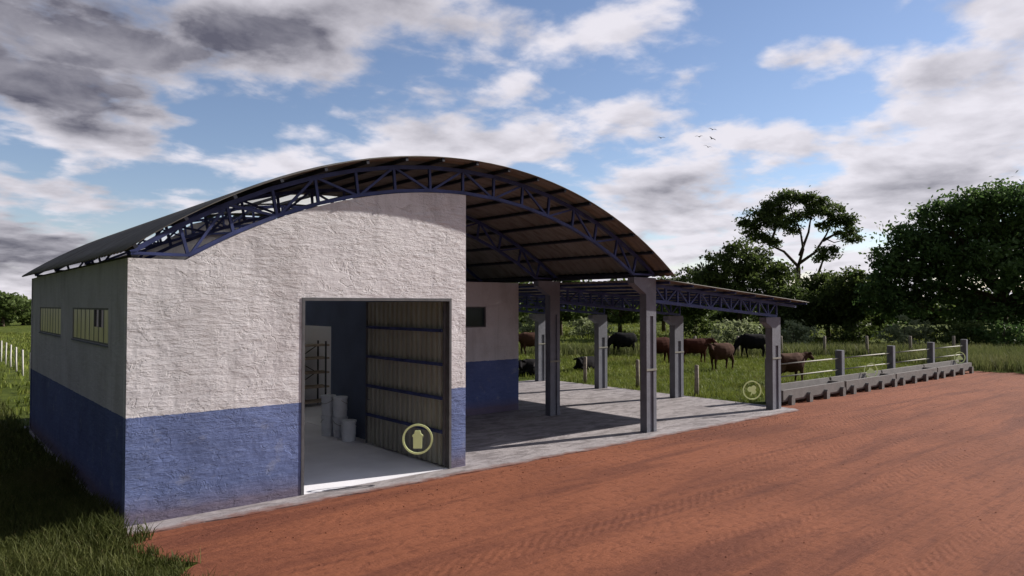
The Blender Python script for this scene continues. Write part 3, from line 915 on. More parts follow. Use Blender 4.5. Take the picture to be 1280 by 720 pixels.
# ------------------------------------------------------------------ floating round markers
def marker(loc, kind, label):
    t = empty('round_marker', loc, label, 'marker', None, R(-37))
    b = MB(); n = 40; ro, ri, th = 0.315, 0.275, 0.02
    vs = []
    for y in (-th/2, th/2):
        for r in (ro, ri):
            vs += [(r*math.cos(2*math.pi*k/n), y, r*math.sin(2*math.pi*k/n)) for k in range(n)]
    fs = []
    for k in range(n):
        k2 = (k+1) % n
        fs += [(k, k2, n+k2, n+k), (2*n+k, 3*n+k, 3*n+k2, 2*n+k2), (k, 2*n+k, 2*n+k2, k2), (n+k, n+k2, 3*n+k2, 3*n+k)]
    b.add(vs, fs); b.build('ring', M['marker'], t)
    s = MB()
    if kind == 'can':
        s.prism([(-0.088,-0.19),(0.088,-0.19),(0.092,0.05),(0.112,0.055),(0.112,0.085),(0.070,0.115),(0.062,0.15),(0.05,0.175),(-0.05,0.175),(-0.062,0.15),(-0.070,0.115),(-0.112,0.085),(-0.112,0.055),(-0.092,0.05)], 'y', -0.012, 0.012)
    elif kind == 'clover':
        for k, (cx, cz, r) in enumerate(((-0.07,0.03,0.085),(0.055,0.075,0.08),(0.06,-0.055,0.075))):
            s.prism([(cx+r*math.cos(a), cz+r*math.sin(a)) for a in np.linspace(0, 2*math.pi, 14, endpoint=False)], 'y', -0.012+k*0.003, 0.012+k*0.003)
        s.prism([(-0.015,-0.03),(-0.05,-0.17),(-0.02,-0.17),(0.012,-0.03)], 'y', -0.009, 0.009)
    else:
        s.prism([(-0.19,-0.11),(0.19,-0.11),(0.16,-0.02),(0.10,0.03),(0.05,0.09),(-0.02,0.10),(-0.10,0.04),(-0.16,-0.01)], 'y', -0.012, 0.012)
        s.prism([(-0.10,0.075),(-0.08,0.065),(-0.03,0.13),(-0.05,0.14)], 'y', -0.012, 0.012)
    s.build('symbol', M['marker'], t)
marker((8.06, 12.6, 0.855), 'can', 'pale green ring marker with a milk can symbol in front of the metal door')
marker((21.4, 13.05, 0.80), 'clover', 'pale green ring marker with a clover shape left of the shelter column')
marker((32.3, 13.9, 0.74), 'heap', 'pale green ring marker with a heap shape over the second feed trough')
marker((43.1, 13.9, 0.80), 'heap', 'pale green ring marker with a heap shape over the farthest feed trough')

# ------------------------------------------------------------------ camera
CAM = Vector((0, 0, 3.63))
cam = bpy.data.cameras.new('camera'); co = bpy.data.objects.new('camera', cam); col.objects.link(co)
co.location = CAM; co.rotation_euler = (R(91.35), 0, R(-40.1))
cam.sensor_width = 36; cam.lens = 893/1280*36; cam.clip_end = 6000; cam.clip_start = 0.05
scene.camera = co

# ------------------------------------------------------------------ vegetation
def blades(pos, h, w, lean_, seed):
    """bent grass blades as two quads tapering to a tip: pos (n,2), h (n)"""
    r = np.random.default_rng(seed)
    n = len(pos)
    a = r.uniform(0, 2*np.pi, n); b = r.uniform(0, 2*np.pi, n)
    ln = lean_*h*r.uniform(0.2, 1.0, n)
    side = np.stack([np.cos(a), np.sin(a), np.zeros(n)], 1)
    dirn = np.stack([np.cos(b), np.sin(b), np.zeros(n)], 1)
    base = np.concatenate([pos, np.zeros((n,1))], 1)
    up = np.array([0,0,1.0])
    ww = (w*r.uniform(0.6, 1.3, n))[:,None]
    m = base + up*(h*0.55)[:,None] + dirn*(ln*0.3)[:,None]
    tip = base + up*(h*r.uniform(0.85, 1.0, n))[:,None] + dirn*ln[:,None]
    V = np.stack([base-side*ww, base+side*ww, m-side*ww*0.75, m+side*ww*0.75, tip-side*ww*0.12, tip+side*ww*0.12], 1).reshape(-1,3)
    i = np.arange(n)[:,None]*6
    F = np.concatenate([i+np.array([0,1,3,2]), i+np.array([2,3,5,4])], 1).reshape(-1,4)
    return V, F
def join(parts):
    V = []; F = []; k = 0
    for v, f in parts:
        V.append(v); F.append(f+k); k += len(v)
    return np.concatenate(V), np.concatenate(F)
def clumpy(n, x0, x1, y0, y1, keep, r):
    c = r.uniform([x0,y0],[x1,y1],(max(1,n//14),2))
    p = c[r.integers(0, len(c), n)] + r.normal(0, 0.16, (n,2))
    p = np.where(r.random((n,1)) < 0.35, r.uniform([x0,y0],[x1,y1],(n,2)), p)
    return p[keep(p[:,0], p[:,1])]
def grass():
    r = np.random.default_rng(11)
    jig = lambda k: 0.22*np.sin(k*3.1)+0.13*np.sin(k*7.7+1.3)+0.08*np.sin(k*17.3)
    left = lambda x, y: np.where(y > 12.3, x < 2.66, x < 2.85 + jig(y) + np.maximum(0, 9-y)*0.02)
    parts = []
    p = clumpy(60000, -4.0, 3.2, 9.0, 18.0, left, r)
    parts.append(blades(p, r.uniform(0.12, 0.34, len(p))*(1+0.5*np.sin(p[:,0]*1.7)*np.sin(p[:,1]*1.3)), 0.008, 0.7, 1))
    p = clumpy(50000, -9.0, 2.66, 18.0, 44.0, left, r)
    parts.append(blades(p, r.uniform(0.12, 0.32, len(p)), 0.015, 0.7, 2))
    V, F = join(parts); parts = []
    tag(mesh_obj('verge_grass', np_mesh('verge_grass', V, F, M['verge'])), 'long grass with shade put into its colour along the left side of the barn', 'grass', None, 'stuff')
    p = clumpy(26000, -30.0, 14.0, 26.0, 110.0, lambda x, y: (y > 26.2) & (x > -0.15*y) , r)
    parts.append(blades(p, r.uniform(0.15, 0.35, len(p)), 0.035, 0.7, 3))
    # short pasture right of and behind the shelter
    p = clumpy(90000, 23.6, 50.0, 14.6, 46.0, lambda x, y: (y > 14.45), r)
    parts.append(blades(p, r.uniform(0.08, 0.24, len(p)), 0.014, 0.8, 4))
    p = clumpy(20000, 16.0, 60.0, 26.0, 75.0, lambda x, y: (y > 25.8), r)
    parts.append(blades(p, r.uniform(0.15, 0.35, len(p)), 0.03, 0.8, 5))
    p = clumpy(16000, 50.0, 105.0, -5.0, 90.0, lambda x, y: (x > 46), r)
    parts.append(blades(p, r.uniform(0.2, 0.45, len(p)), 0.05, 0.8, 8))
    V, F = join(parts)
    tag(mesh_obj('grass', np_mesh('grass', V, F, M['grass'])), 'green pasture grass growing round the barn and shelter', 'grass', None, 'stuff')
    # tall grass beyond the yard and along the far fence
    r = np.random.default_rng(5)
    parts = []
    jj = lambda y: 44.9 + 1.6*(0.22*np.sin((y*0.9+4)*3.1)+0.13*np.sin((y*0.9+4)*7.7+1.3))
    p = clumpy(26000, 44.4, 62.0, 0.0, 19.0, lambda x, y: (x > jj(y)) & ((y < 14.0) | (x > 46.2)), r)
    parts.append(blades(p, r.uniform(0.45, 0.95, len(p)), 0.022, 0.45, 6))
    # strip along the row of far posts
    t = r.random(16000)*1.25 - 0.05
    p = np.stack([56.5-18.8*t, 18.6+15.6*t], 1) + r.normal(0, 1.1, (16000,2)) + np.array([1.2,1.4])
    parts.append(blades(p, r.uniform(0.4, 0.95, len(p)), 0.022, 0.45, 7))
    V, F = join(parts)
    tag(mesh_obj('tall_grass', np_mesh('tall_grass', V, F, M['tall_grass'])), 'tall pale grass beyond the end of the yard and along the far posts', 'grass', None, 'stuff')
grass()

def leaf_quads(c, size, r, flat=0.0):
    """rhombic leaf sprays at points c (n,3)"""
    n = len(c)
    nrm = r.normal(0, 1, (n,3)); nrm[:,2] += flat*np.abs(r.normal(0, 1, n))+0.2
    nrm /= np.linalg.norm(nrm, axis=1)[:,None]
    t = np.cross(nrm, r.normal(0, 1, (n,3))); t /= np.linalg.norm(t, axis=1)[:,None]+1e-9
    b = np.cross(nrm, t)
    s = (size*r.uniform(0.6, 1.35, n))[:,None]
    V = np.stack([c-t*s, c-b*s*0.48+nrm*s*0.1, c+t*s, c+b*s*0.48+nrm*s*0.1], 1).reshape(-1,3)
    F = (np.arange(n)[:,None]*4 + np.arange(4))
    return V, F

def tree(name, x, y, h, trunk_r, blobs, nleaf, lsize, leafm, label, group='trees beyond the pasture', bare=0.35, clump=0.75, cat='tree', seed=0, flat=0.0, lean_=0.0, limbs=None):
    """blobs: (dx, dy, z, rx, ry, rz) crown masses in metres round the trunk"""
    r = np.random.default_rng(100+seed)
    rr = random.Random(seed)
    t = empty(name, (x, y, 0), label, cat, group)
    tb = MB()
    top = Vector((lean_, 0, h*0.62))
    fork = h*bare
    if limbs: top = Vector((0.05, 0, fork+0.6))
    pts = [Vector((0,0,-0.1)), Vector((0.02*h*rr.uniform(-1,1), 0.02*h*rr.uniform(-1,1), fork*0.5)), Vector((lean_*0.5, 0, fork)), top]
    tb.tube(pts, [trunk_r*1.25, trunk_r, trunk_r*0.8, trunk_r*0.3], 9)
    parts = []
    nodes = []
    for lb in (limbs or []):
        k = len(lb)
        tb.tube(lb, [trunk_r*(0.55-0.38*i/(k-1)) for i in range(k)], 7)
        for i in range(k-1):
            nodes += [lb[i].lerp(lb[i+1], f) for f in (0.3, 0.65, 1.0)]
    tot = sum((b[3]*b[4]*b[5])**0.6 for b in blobs)
    for b in blobs:
        c = np.array(b[:3]); rad = np.array(b[3:6])
        # limb to the mass, with side twigs
        s = Vector((lean_*0.5, 0, fork*rr.uniform(0.85, 1.15)))
        e = Vector(b[:3])
        if nodes: s = min((q for q in nodes if q.z < e.z), key=lambda q: (q-e).length, default=nodes[0])
        mid = s.lerp(e, 0.55) + Vector((rr.uniform(-.3,.3), rr.uniform(-.3,.3), -0.08*(e-s).length))
        lr = trunk_r*(0.2 if nodes else 0.42)
        tb.tube([s, s.lerp(mid, 0.5)+Vector((0,0,-0.02*h)), mid, e], [lr, lr*0.8, lr*0.6, lr*0.2], 6)
        for k in range(5):
            u = r.normal(0, 1, 3); u /= np.linalg.norm(u)
            q = Vector(c + u*rad*0.8)
            tb.tube([mid.lerp(e, rr.uniform(0.2, 0.9)), mid.lerp(q, 0.6)*0.5+e*0.2+q*0.3 if False else e.lerp(q, 0.5), q], [lr*0.32, lr*0.2, lr*0.06], 5)
        n = int(nleaf*(b[3]*b[4]*b[5])**0.6/tot)
        ncl = max(6, n//45)
        u = r.normal(0, 1, (ncl,3)); u /= np.linalg.norm(u, axis=1)[:,None]
        rad_f = r.uniform(0.35, 1.0, ncl)**0.5
        cc = c + u*rad*rad_f[:,None]*(1 + r.normal(0, 0.10, (ncl,1)))
        idx = r.integers(0, ncl, n)
        csz = clump*r.uniform(0.5, 1.3, ncl)
        off = r.normal(0, 1, (n,3))*csz[idx][:,None]*np.array([0.75,0.75,0.45])
        parts.append(leaf_quads(cc[idx]+off, lsize, r, flat))
    tb.build('trunk', M['bark'], t)
    V, F = join(parts)
    mesh_obj('crown', np_mesh('crown', V, F, M[leafm]), t)
    return t

FW = Vector((math.sin(R(40.1)), math.cos(R(40.1)), 0)); RT = Vector((math.cos(R(40.1)), -math.sin(R(40.1)), 0))
def spot(px_, depth):
    p = FW*depth + RT*((px_-640)/893*depth)
    return p.x, p.y
def ring(n, R_, z, rz, r0, seed):
    q = random.Random(seed)
    return [(R_*math.cos(a)*q.uniform(.7,1.1), R_*math.sin(a)*q.uniform(.7,1.1), z*q.uniform(.85,1.15), r0*q.uniform(.8,1.2), r0*q.uniform(.8,1.2), rz*q.uniform(.8,1.2)) for a in [2*math.pi*(i+q.random()*.5)/n for i in range(n)]]

def P(wx, z, rx, rz, dy=0.0):
    """crown mass: wx across the view, z up"""
    v = RT*wx + FW*dy
    return (v.x, v.y, z, rx, rx, rz)

# wide dark tree at the right edge
x, y = spot(1255, 70)
tree('broad_tree', x, y, 17, 0.55,
     [P(-11.2,7.6,1.9,1.6), P(-9.0,10.0,2.0,1.6), P(-6.2,12.2,2.2,1.6), P(-3.5,13.6,2.2,1.5), P(-12.2,4.6,1.6,1.6), P(-6.5,8.5,3,2.6,2), P(0,9,4,3,2), P(5,9,4,3,1), P(0,12,4.2,3.2), P(-4.5,10.6,3.2,2.6), P(-8.5,8.2,2.6,2.2), P(3.8,12.0,4,3), P(8,10,4,3.2), P(-6.8,6,2.8,2.4), P(-10.8,6.2,1.7,1.5), P(-3,7,3,2.6,-3), P(2,6.5,3.5,3,-3), P(7,5.5,3.5,3), P(-10,3.8,2.2,1.8), P(-4,3,2.6,1.8,-2), P(0,14.0,2.6,1.4), P(4,14.2,2.6,1.2), P(2.5,2.8,3,2,-2), P(11,7,4,4)],
     52000, 0.25, 'leaf_deep', 'huge dark broad tree filling the right edge of the view', bare=0.22, clump=0.85, seed=1)
# tall umbrella tree with bare forking limbs
x, y = spot(998, 85)
def L3(*p): return [RT*a + FW*c + Vector((0,0,b)) for a, b, c in p]
tree('umbrella_tree', x, y, 17, 0.36,
     [P(-5.6,13.4,1.5,0.55), P(-4.4,14.3,1.6,0.6), P(-3.0,15.4,1.7,0.6), P(-1.2,16.5,1.7,0.6), P(0.6,16.6,1.5,0.5), P(2.2,15.9,1.5,0.55), P(3.8,14.9,1.7,0.6), P(4.9,13.9,1.1,0.45),
      P(5.6,12.3,1.3,0.6), P(6.6,11.6,0.9,0.45), P(4.0,13.2,1.2,0.5,.6), P(5.6,13.6,1.0,0.5,-.5), P(1.8,14.9,1.4,0.55,-.8), P(-2.0,14.7,1.4,0.55,.8), P(3.4,9.9,1.2,0.6), P(2.5,9.2,0.7,0.4), P(-4.8,11.6,1.4,0.55), P(-3.2,11.0,1.2,0.5), P(-1.4,13.3,1.3,0.6), P(-0.6,12.4,0.8,0.4), P(0.8,14.4,1.2,0.5,1), P(-3.2,13.2,1.5,0.5,-1), P(-5.2,12.6,1,0.4,1)],
     14500, 0.20, 'leaf_dark', 'tall thin umbrella shaped tree with bare forking limbs against the sky', bare=0.47, clump=0.5, seed=2, flat=0.8,
     limbs=[L3((0,8.2,0),(-1.6,10.0,0.2),(-3.2,10.8,0.4),(-4.4,12.8,0.3)), L3((0,8.2,0),(0.5,10.2,-.3),(0.2,12.3,-.3),(-0.8,15.2,0)),
            L3((0.2,8.6,0),(2.2,9.9,.4),(3.6,12.0,.5),(4.4,13.9,.3)), L3((3.2,11.3,.5),(4.4,12.0,.2),(5.6,12.1,0)), L3((0.2,9.5,0),(1.4,12.3,.3),(1.8,15.0,.2)), L3((2.2,6.6,0.2),(2.7,8.2,0),(3.2,9.6,0)), L3((0,6.0,0),(1.3,6.3,0.1),(2.3,6.8,0.2)), L3((-3.2,10.8,.4),(-2.6,12.6,.2),(-2.6,15.0,0))])
# trees behind the shelter roof
x, y = spot(925, 78)
tree('rounded_tree', x, y, 11, 0.3, [P(0,8.6,2.5,1.9), P(-2.6,7.2,2.2,1.7), P(2.4,7.6,2.2,1.8), P(4.4,6.0,1.8,1.6), P(-4.4,5.4,1.7,1.5), P(1,5.2,2.6,1.8,-1), P(-1.5,4.4,2.2,1.5)],
     15000, 0.22, 'leaf_mid', 'rounded green tree just left of the tall umbrella tree', bare=0.25, clump=0.6, seed=3)
x, y = spot(868, 86)
tree('rounded_tree', x, y, 9, 0.28, [P(0,6.4,2.2,1.7), P(-2.4,5,2,1.6), P(2.2,5.4,2,1.6), P(0,3.6,2.6,1.6)], 9000, 0.22, 'leaf_dark',
  'low dark tree behind the upper end of the shelter roof', bare=0.25, clump=0.6, seed=4)
x, y = spot(1035, 80)
tree('bushy_tree', x, y, 8, 0.25, [P(0,5.6,2.1,1.7), P(-2.4,4.6,1.9,1.6), P(2.3,4.9,1.9,1.6), P(0,2.8,2.6,1.8), P(-3.2,2.4,2,1.6), P(3.2,2.6,2,1.7)], 12000, 0.22, 'leaf_mid',
  'bushy green tree under the tall umbrella tree, on its right side', bare=0.2, clump=0.6, seed=5)
x, y = spot(985, 76)
tree('bushy_tree', x, y, 6, 0.2, [P(0,4.2,1.7,1.4), P(-1.8,3.2,1.6,1.3), P(1.9,3.4,1.6,1.4), P(0,1.8,2.2,1.4)], 8000, 0.21, 'leaf_dark',
  'low dark bushy tree at the foot of the tall umbrella tree', bare=0.2, clump=0.55, seed=6)
x, y = spot(1062, 75)
tree('bushy_tree', x, y, 8, 0.22, [P(0,5.8,1.7,1.5), P(-1.6,4.4,1.6,1.4), P(1.7,4.6,1.7,1.5), P(0,2.8,2.2,1.5)], 9000, 0.21, 'leaf_mid',
  'mid green bushy tree in the dip between the umbrella tree and the huge right tree', bare=0.2, clump=0.55, seed=8)
x, y = spot(1085, 78)
tree('bushy_tree', x, y, 7.5, 0.22, [P(0,5,1.9,1.6), P(-1.9,3.6,1.8,1.5), P(1.9,3.9,1.9,1.6), P(0,2.2,2.4,1.6)], 10000, 0.21, 'leaf_dark',
  'dark bushy tree tucked against the left flank of the huge right tree', bare=0.2, clump=0.55, seed=7)
# trees seen under the shelter
for i, (p_, d_, hh, lm, lab) in enumerate(((700, 84, 8.5, 'leaf_dark', 'dark tree seen under the shelter roof behind the inner barn column'),
                                           (775, 92, 8.0, 'leaf_mid', 'green tree seen under the shelter roof above the grazing black cow'),
                                           (640, 96, 9.0, 'leaf_mid', 'green tree showing under the shelter beside the back room wall'),
                                           (830, 96, 8.0, 'leaf_mid', 'green tree seen under the shelter between the two middle columns'))):
    x, y = spot(p_, d_)
    tree('pasture_tree', x, y, hh, 0.25, [P(0,hh*.68,2.3,1.7), P(-2.5,hh*.52,2,1.6), P(2.5,hh*.55,2,1.6), P(0.5,hh*.38,2.6,1.5)], 3600, 0.30, lm, lab, bare=0.28, clump=0.65, seed=10+i)
# shrubs along the far edge of the pasture
sh_specs = [(1130, 62, 2.7, 'leaf_pale', 'pale green shrub in front of the huge right tree'),
            (990, 64, 2.2, 'leaf_pale', 'small pale shrub right of the shelter column top'),
            (916, 66, 2.4, 'leaf_pale', 'pale shrub seen under the shelter roof right of the middle column'),
            (1205, 60, 2.6, 'leaf_mid', 'leafy shrub beyond the far end of the trough row'),
            (1255, 58, 2.6, 'leaf_deep', 'deep green shrub at the right edge behind the tall grass'),
            (1180, 66, 2.4, 'leaf_dark', 'dark shrub between the pale shrub and the far end of the troughs'),
            (1065, 72, 2.2, 'leaf_mid', 'mid green shrub behind the rails, left of the pale shrub'),
            (868, 82, 2.4, 'leaf_mid', 'low green shrub under the shelter roof behind the dark brown cow'),
            (735, 82, 2.4, 'leaf_pale', 'pale low shrub under the shelter left of the grazing black cow'),
            (950, 72, 2.2, 'leaf_mid', 'mid green shrub just left of the right shelter column'),
            (670, 82, 2.6, 'leaf_pale', 'pale shrub seen under the shelter beside the back room')]
for i, (p_, d_, hh, lm, lab) in enumerate(sh_specs):
    x, y = spot(p_, d_)
    tree('shrub', x, y, hh, 0.07, [P(0,hh*.66,1.2,hh*.30), P(-1.2,hh*.45,1.1,hh*.28), P(1.3,hh*.48,1.1,hh*.3), P(0,hh*.25,1.8,hh*.22)], 1300, 0.17, lm, lab,
         'shrubs along the pasture edge', bare=0.15, clump=0.4, cat='shrub', seed=30+i)
# trees at the left edge and along the horizon
for i, (p_, d_, hh, lm, lab) in enumerate(((4, 120, 6.0, 'leaf_dark', 'dark tree at the far left edge of the field'),
                                           (30, 128, 4.9, 'leaf_mid', 'green tree at the far left, just clear of the barn corner'),
                                           (-35, 125, 8, 'leaf_mid', 'green tree beyond the left edge of the view'))):
    x, y = spot(p_, d_)
    tree('field_tree', x, y, hh, 0.25, [P(0,hh*.68,2.6,hh*.26), P(-2.6,hh*.5,2.4,hh*.24), P(2.6,hh*.52,2.2,hh*.25), P(0,hh*.25,3,hh*.22)], 3200, 0.34, lm, lab, 'trees across the left field', bare=0.2, clump=0.7, seed=50+i)
# a far wood that closes the horizon behind the separate trees
def far_wood():
    r = np.random.default_rng(77)
    parts = []
    for px_ in list(range(560, 1700, 14)) + list(range(-520, 130, 20)):
        d = (150 if px_ > 500 else 190)*r.uniform(0.9, 1.15); x, y = spot(px_, d)
        hh = r.uniform(4.0, 7.5)*(d/150)*(0.75 if px_ < 900 else 1)
        n = 420
        u = r.normal(0, 1, (n,3)); u /= np.linalg.norm(u, axis=1)[:,None]
        c = np.array([x, y, hh*0.5]) + u*np.array([3.4,3.4,hh*0.5])*r.uniform(0.5, 1.0, (n,1))
        parts.append(leaf_quads(c, 0.75, r))
    V, F = join(parts)
    tag(mesh_obj('far_wood', np_mesh('far_wood', V, F, M['leaf_mid'])), 'far wood closing the horizon behind the pasture', 'wood', None, 'stuff')
far_wood()

# ------------------------------------------------------------------ birds
def bird_mesh():
    b = MB()
    b.tube([(-0.16,0,0),(-0.10,0,0.01),(0,0,0.02),(0.12,0,0.03),(0.17,0,0.03),(0.22,0,0.02)], [(0.05,0.008),(0.035,0.02),(0.055,0.05),(0.04,0.04),(0.03,0.03),(0.006,0.006)], 8)
    for s in (-1, 1):
        b.tube([(0.04,0.03*s,0.04),(0.05,0.20*s,0.13),(0.0,0.36*s,0.10),(-0.06,0.48*s,0.03)], [(0.075,0.012),(0.07,0.010),(0.05,0.008),(0.01,0.004)], 6)
    o = b.build('bird', M['bird'])
    return o
b0 = bird_mesh()
birds = [(827.5,171.5,62,20,'dark bird flying alone to the left of the others'), (875,170,62,-30,'dark bird at the left of the close group of four'),
         (892,161,60,10,'topmost dark bird of the close group of four'), (891.5,172.5,60,40,'dark bird in the middle of the close group of four'), (886,183,60,-15,'lowest dark bird of the close group of four')]
for i, (bx, by, d_, rz, lab) in enumerate(birds):
    o = b0 if i == 0 else b0.copy()
    if i: col.objects.link(o)
    x, y = spot(bx, d_)
    o.location = (x, y, 3.63 + (381-by)/893*d_)
    o.rotation_euler = (0.1*i, 0.05, R(40+rz)); o.scale = (0.8, 0.8, 0.8); tag(o, lab, 'bird', 'birds in the sky')

# ------------------------------------------------------------------ light and sky
SUN_AZ_X, SUN_AZ_Y, SUN_EL = 0.979, -0.205, R(27.5)
sd = Vector((SUN_AZ_X*math.cos(SUN_EL), SUN_AZ_Y*math.cos(SUN_EL), math.sin(SUN_EL))).normalized()
sun = bpy.data.lights.new('sun', 'SUN'); sun.energy = 5.0; sun.angle = R(0.5); sun.color = (1.0, 0.93, 0.86)
so = bpy.data.objects.new('sun', sun); col.objects.link(so)
so.rotation_euler = sd.to_track_quat('Z', 'Y').to_euler(); so.location = (30, -10, 30)

wd = bpy.data.worlds.new('World'); scene.world = wd; wd.use_nodes = True
nt = wd.node_tree; N = nt.nodes; L = nt.links
for n in list(N): N.remove(n)
out = N.new('ShaderNodeOutputWorld'); bg = N.new('ShaderNodeBackground')
sky = N.new('ShaderNodeTexSky'); sky.sky_type = 'NISHITA'; sky.sun_disc = False
sky.sun_elevation = SUN_EL; sky.sun_rotation = math.atan2(sd.x, sd.y)
sky.air_density = 1.0; sky.dust_density = 0.1; sky.ozone_density = 3.5
tc = N.new('ShaderNodeTexCoord')
def wmath(op, a, b=None, c=None, clamp=False):
    m = N.new('ShaderNodeMath'); m.operation = op; m.use_clamp = clamp
    for i, v in enumerate((a, b, c)):
        if v is None: continue
        if isinstance(v, (int, float)): m.inputs[i].default_value = v
        else: L.new(v, m.inputs[i])
    return m.outputs[0]
sp = N.new('ShaderNodeSeparateXYZ'); L.new(tc.outputs['Generated'], sp.inputs[0])
X_, Y_, Z_ = sp.outputs
az = wmath('ARCTAN2', X_, Y_)
el = wmath('ARCSINE', Z_)
den = wmath('ADD', wmath('MAXIMUM', Z_, 0.0), 0.20)
cmb = N.new('ShaderNodeCombineXYZ')
L.new(wmath('DIVIDE', X_, den), cmb.inputs[0]); L.new(wmath('DIVIDE', Y_, den), cmb.inputs[1])
def wnoise(vec, scale, detail, rough, dist=0.0, off=(0,0,0)):
    mp = N.new('ShaderNodeMapping'); mp.inputs['Location'].default_value = off
    L.new(vec, mp.inputs['Vector'])
    n = N.new('ShaderNodeTexNoise'); n.inputs['Scale'].default_value = scale; n.inputs['Detail'].default_value = detail
    n.inputs['Roughness'].default_value = rough; n.inputs['Distortion'].default_value = dist
    L.new(mp.outputs[0], n.inputs['Vector']); return n.outputs['Fac']
def cloudmass(px_, py_, rx, ry):
    """soft elliptical mass in azimuth and elevation, 1 at its centre"""
    t = math.atan((px_-640)/893)
    a0 = R(40.1)+t; e0 = math.atan((381-py_)/893*math.cos(t))
    ra = rx/893*math.cos(t)**2; re = ry/893*math.cos(t)
    da = wmath('MULTIPLY', wmath('SUBTRACT', az, a0), 1/ra); de = wmath('MULTIPLY', wmath('SUBTRACT', el, e0), 1/re)
    q = wmath('ADD', wmath('MULTIPLY', da, da), wmath('MULTIPLY', de, de))
    return wmath('SUBTRACT', 1.0, q, clamp=True)
masses = [  # px, py, rx, ry, cloudiness, darkness
    (40,25,540,100,0.66,1.6), (70,128,240,48,0.52,1.25), (450,25,280,62,0.48,0.60), (560,130,190,62,0.45,0.60), (650,70,160,60,0.34,0.15),
    (800,22,100,46,0.40,0.0), (130,182,130,32,0.34,0.20), (330,205,200,28,0.32,0.0), (560,185,160,30,0.30,0.0), (90,240,260,44,0.40,0.55), (50,305,300,42,0.42,0.75),
    (-40,335,340,50,0.3,0.5), (1012,72,80,36,0.48,0.0), (870,165,270,62,0.36,0.05), (830,245,150,38,0.42,0.50), (1190,160,190,110,0.52,0.08),
    (1260,50,140,110,0.52,0.25), (1010,245,330,62,0.40,0.1), (1130,235,170,30,0.26,0.30), (720,310,520,60,0.34,0.0), (880,105,55,24,0.34,0.0),
    (300,118,120,50,-0.34,0), (440,150,70,40,-0.22,0), (960,25,190,50,-0.42,0), (920,120,110,36,-0.2,0), (1060,130,70,40,-0.28,0), (30,185,60,46,-0.36,0), (720,110,70,46,-0.25,0), (270,180,80,24,-0.25,0)]
bias = 0.0; dark = 0.0
for (a, b, c, d, w, k) in masses:
    e = cloudmass(a, b, c, d)
    if w: bias = wmath('MULTIPLY_ADD', e, w, bias)
    if k: dark = wmath('MULTIPLY_ADD', e, k, dark)
# added unseen: overcast left dimming the side wall, bright fill cloud behind; thin horizon cloud
left = wmath('MULTIPLY_ADD', X_, -2.2, -0.12, clamp=True)
low = wmath('MULTIPLY_ADD', el, -9.0, 1.0, clamp=True)
back = wmath('MULTIPLY_ADD', Y_, -1.5, -0.1, clamp=True)
bias = wmath('MULTIPLY_ADD', left, 0.7, bias); dark = wmath('MULTIPLY_ADD', left, 1.5, dark)
bias = wmath('MULTIPLY_ADD', low, 0.45, bias)
bias = wmath('MULTIPLY_ADD', back, 0.35, bias)
n1 = wnoise(cmb.outputs[0], 2.3, 8, 0.52, 0.15)
n2 = wnoise(cmb.outputs[0], 2.3, 8, 0.52, 0.15, off=(-0.07, 0.02, 0.0))
n3 = wnoise(cmb.outputs[0], 8.0, 5, 0.55, 0.2, off=(3.1, 1.7, 0.0))
dens = wmath('ADD', wmath('MULTIPLY_ADD', wmath('SUBTRACT', n1, 0.5), 2.7, bias), wmath('MULTIPLY', wmath('SUBTRACT', n3, 0.5), 0.95))
mr = N.new('ShaderNodeMapRange'); mr.interpolation_type = 'SMOOTHSTEP'
mr.inputs['From Min'].default_value = 0.0; mr.inputs['From Max'].default_value = 0.50
L.new(dens, mr.inputs['Value'])
alpha = wmath('MULTIPLY', mr.outputs[0], 0.97)
thick = N.new('ShaderNodeMapRange'); thick.interpolation_type = 'SMOOTHSTEP'
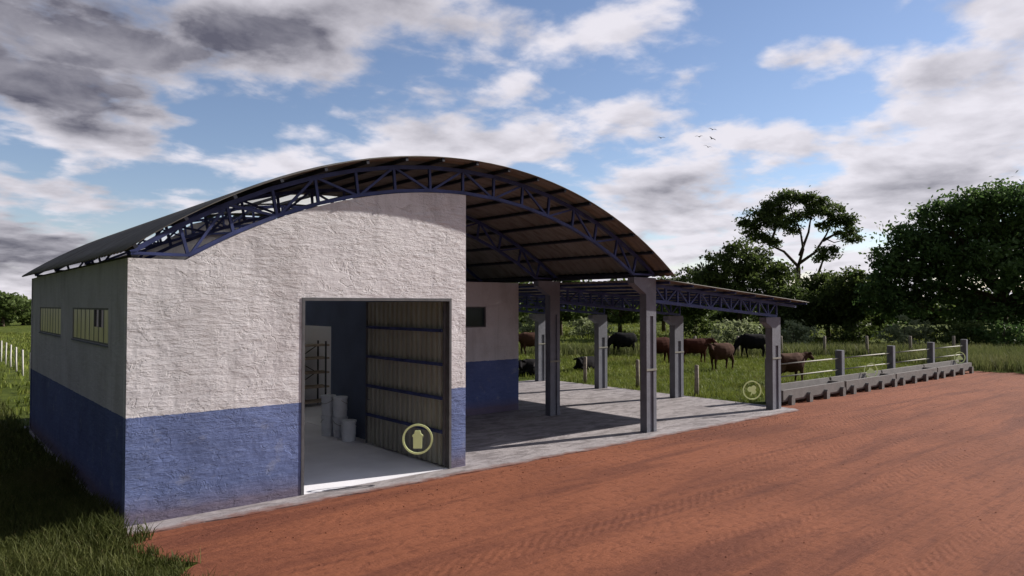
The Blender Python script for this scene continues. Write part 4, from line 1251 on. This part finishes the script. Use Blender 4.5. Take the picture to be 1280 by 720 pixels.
thick.inputs['From Min'].default_value = 0.10; thick.inputs['From Max'].default_value = 1.15
L.new(dens, thick.inputs['Value'])
lit = wmath('MULTIPLY', wmath('SUBTRACT', n2, n1), 2.6)          # side turned to the sun
dk = wmath('ADD', wmath('MULTIPLY', dark, wmath('ADD', wmath('MULTIPLY', thick.outputs[0], 0.60), 0.42)), wmath('MULTIPLY', thick.outputs[0], 0.20))
dk = wmath('ADD', dk, lit, clamp=True)
dk = wmath('MULTIPLY', dk, wmath('MULTIPLY_ADD', wmath('SUBTRACT', wnoise(cmb.outputs[0], 5.0, 6, 0.55, 0.3, off=(8.1, 2.2, 0.0)), 0.5), 1.1, 0.84), clamp=True)
def wmix(f, a, b):
    m = N.new('ShaderNodeMix'); m.data_type = 'RGBA'
    for s_, v in ((m.inputs[0], f), (m.inputs[6], a), (m.inputs[7], b)):
        if isinstance(v, tuple): s_.default_value = (*v, 1)
        elif isinstance(v, (int, float)): s_.default_value = v
        else: L.new(v, s_)
    return m.outputs[2]
ccol = wmix(dk, (8.8,8.5,9.2), (1.25,1.22,1.62))
ccol = wmix(left, ccol, (0.62,0.68,0.95))  # deepens the added overcast on the left
tint = N.new('ShaderNodeMix'); tint.data_type = 'RGBA'; tint.blend_type = 'MULTIPLY'; tint.inputs[0].default_value = 1.0
L.new(sky.outputs[0], tint.inputs[6]); tint.inputs[7].default_value = (1.50, 1.28, 1.25, 1)
fin = wmix(alpha, tint.outputs[2], ccol)
L.new(fin, bg.inputs['Color']); bg.inputs['Strength'].default_value = 0.062
L.new(bg.outputs[0], out.inputs['Surface'])
wd.cycles.sampling_method = 'MANUAL'; wd.cycles.sample_map_resolution = 512

# ------------------------------------------------------------------ render settings
scene.view_settings.view_transform = 'Standard'; scene.view_settings.look = 'None'
scene.view_settings.exposure = 0.63; scene.view_settings.gamma = 1.0
scene.cycles.max_bounces = 6; scene.cycles.diffuse_bounces = 4; scene.cycles.use_denoising = True
scene.cycles.sample_clamp_indirect = 8
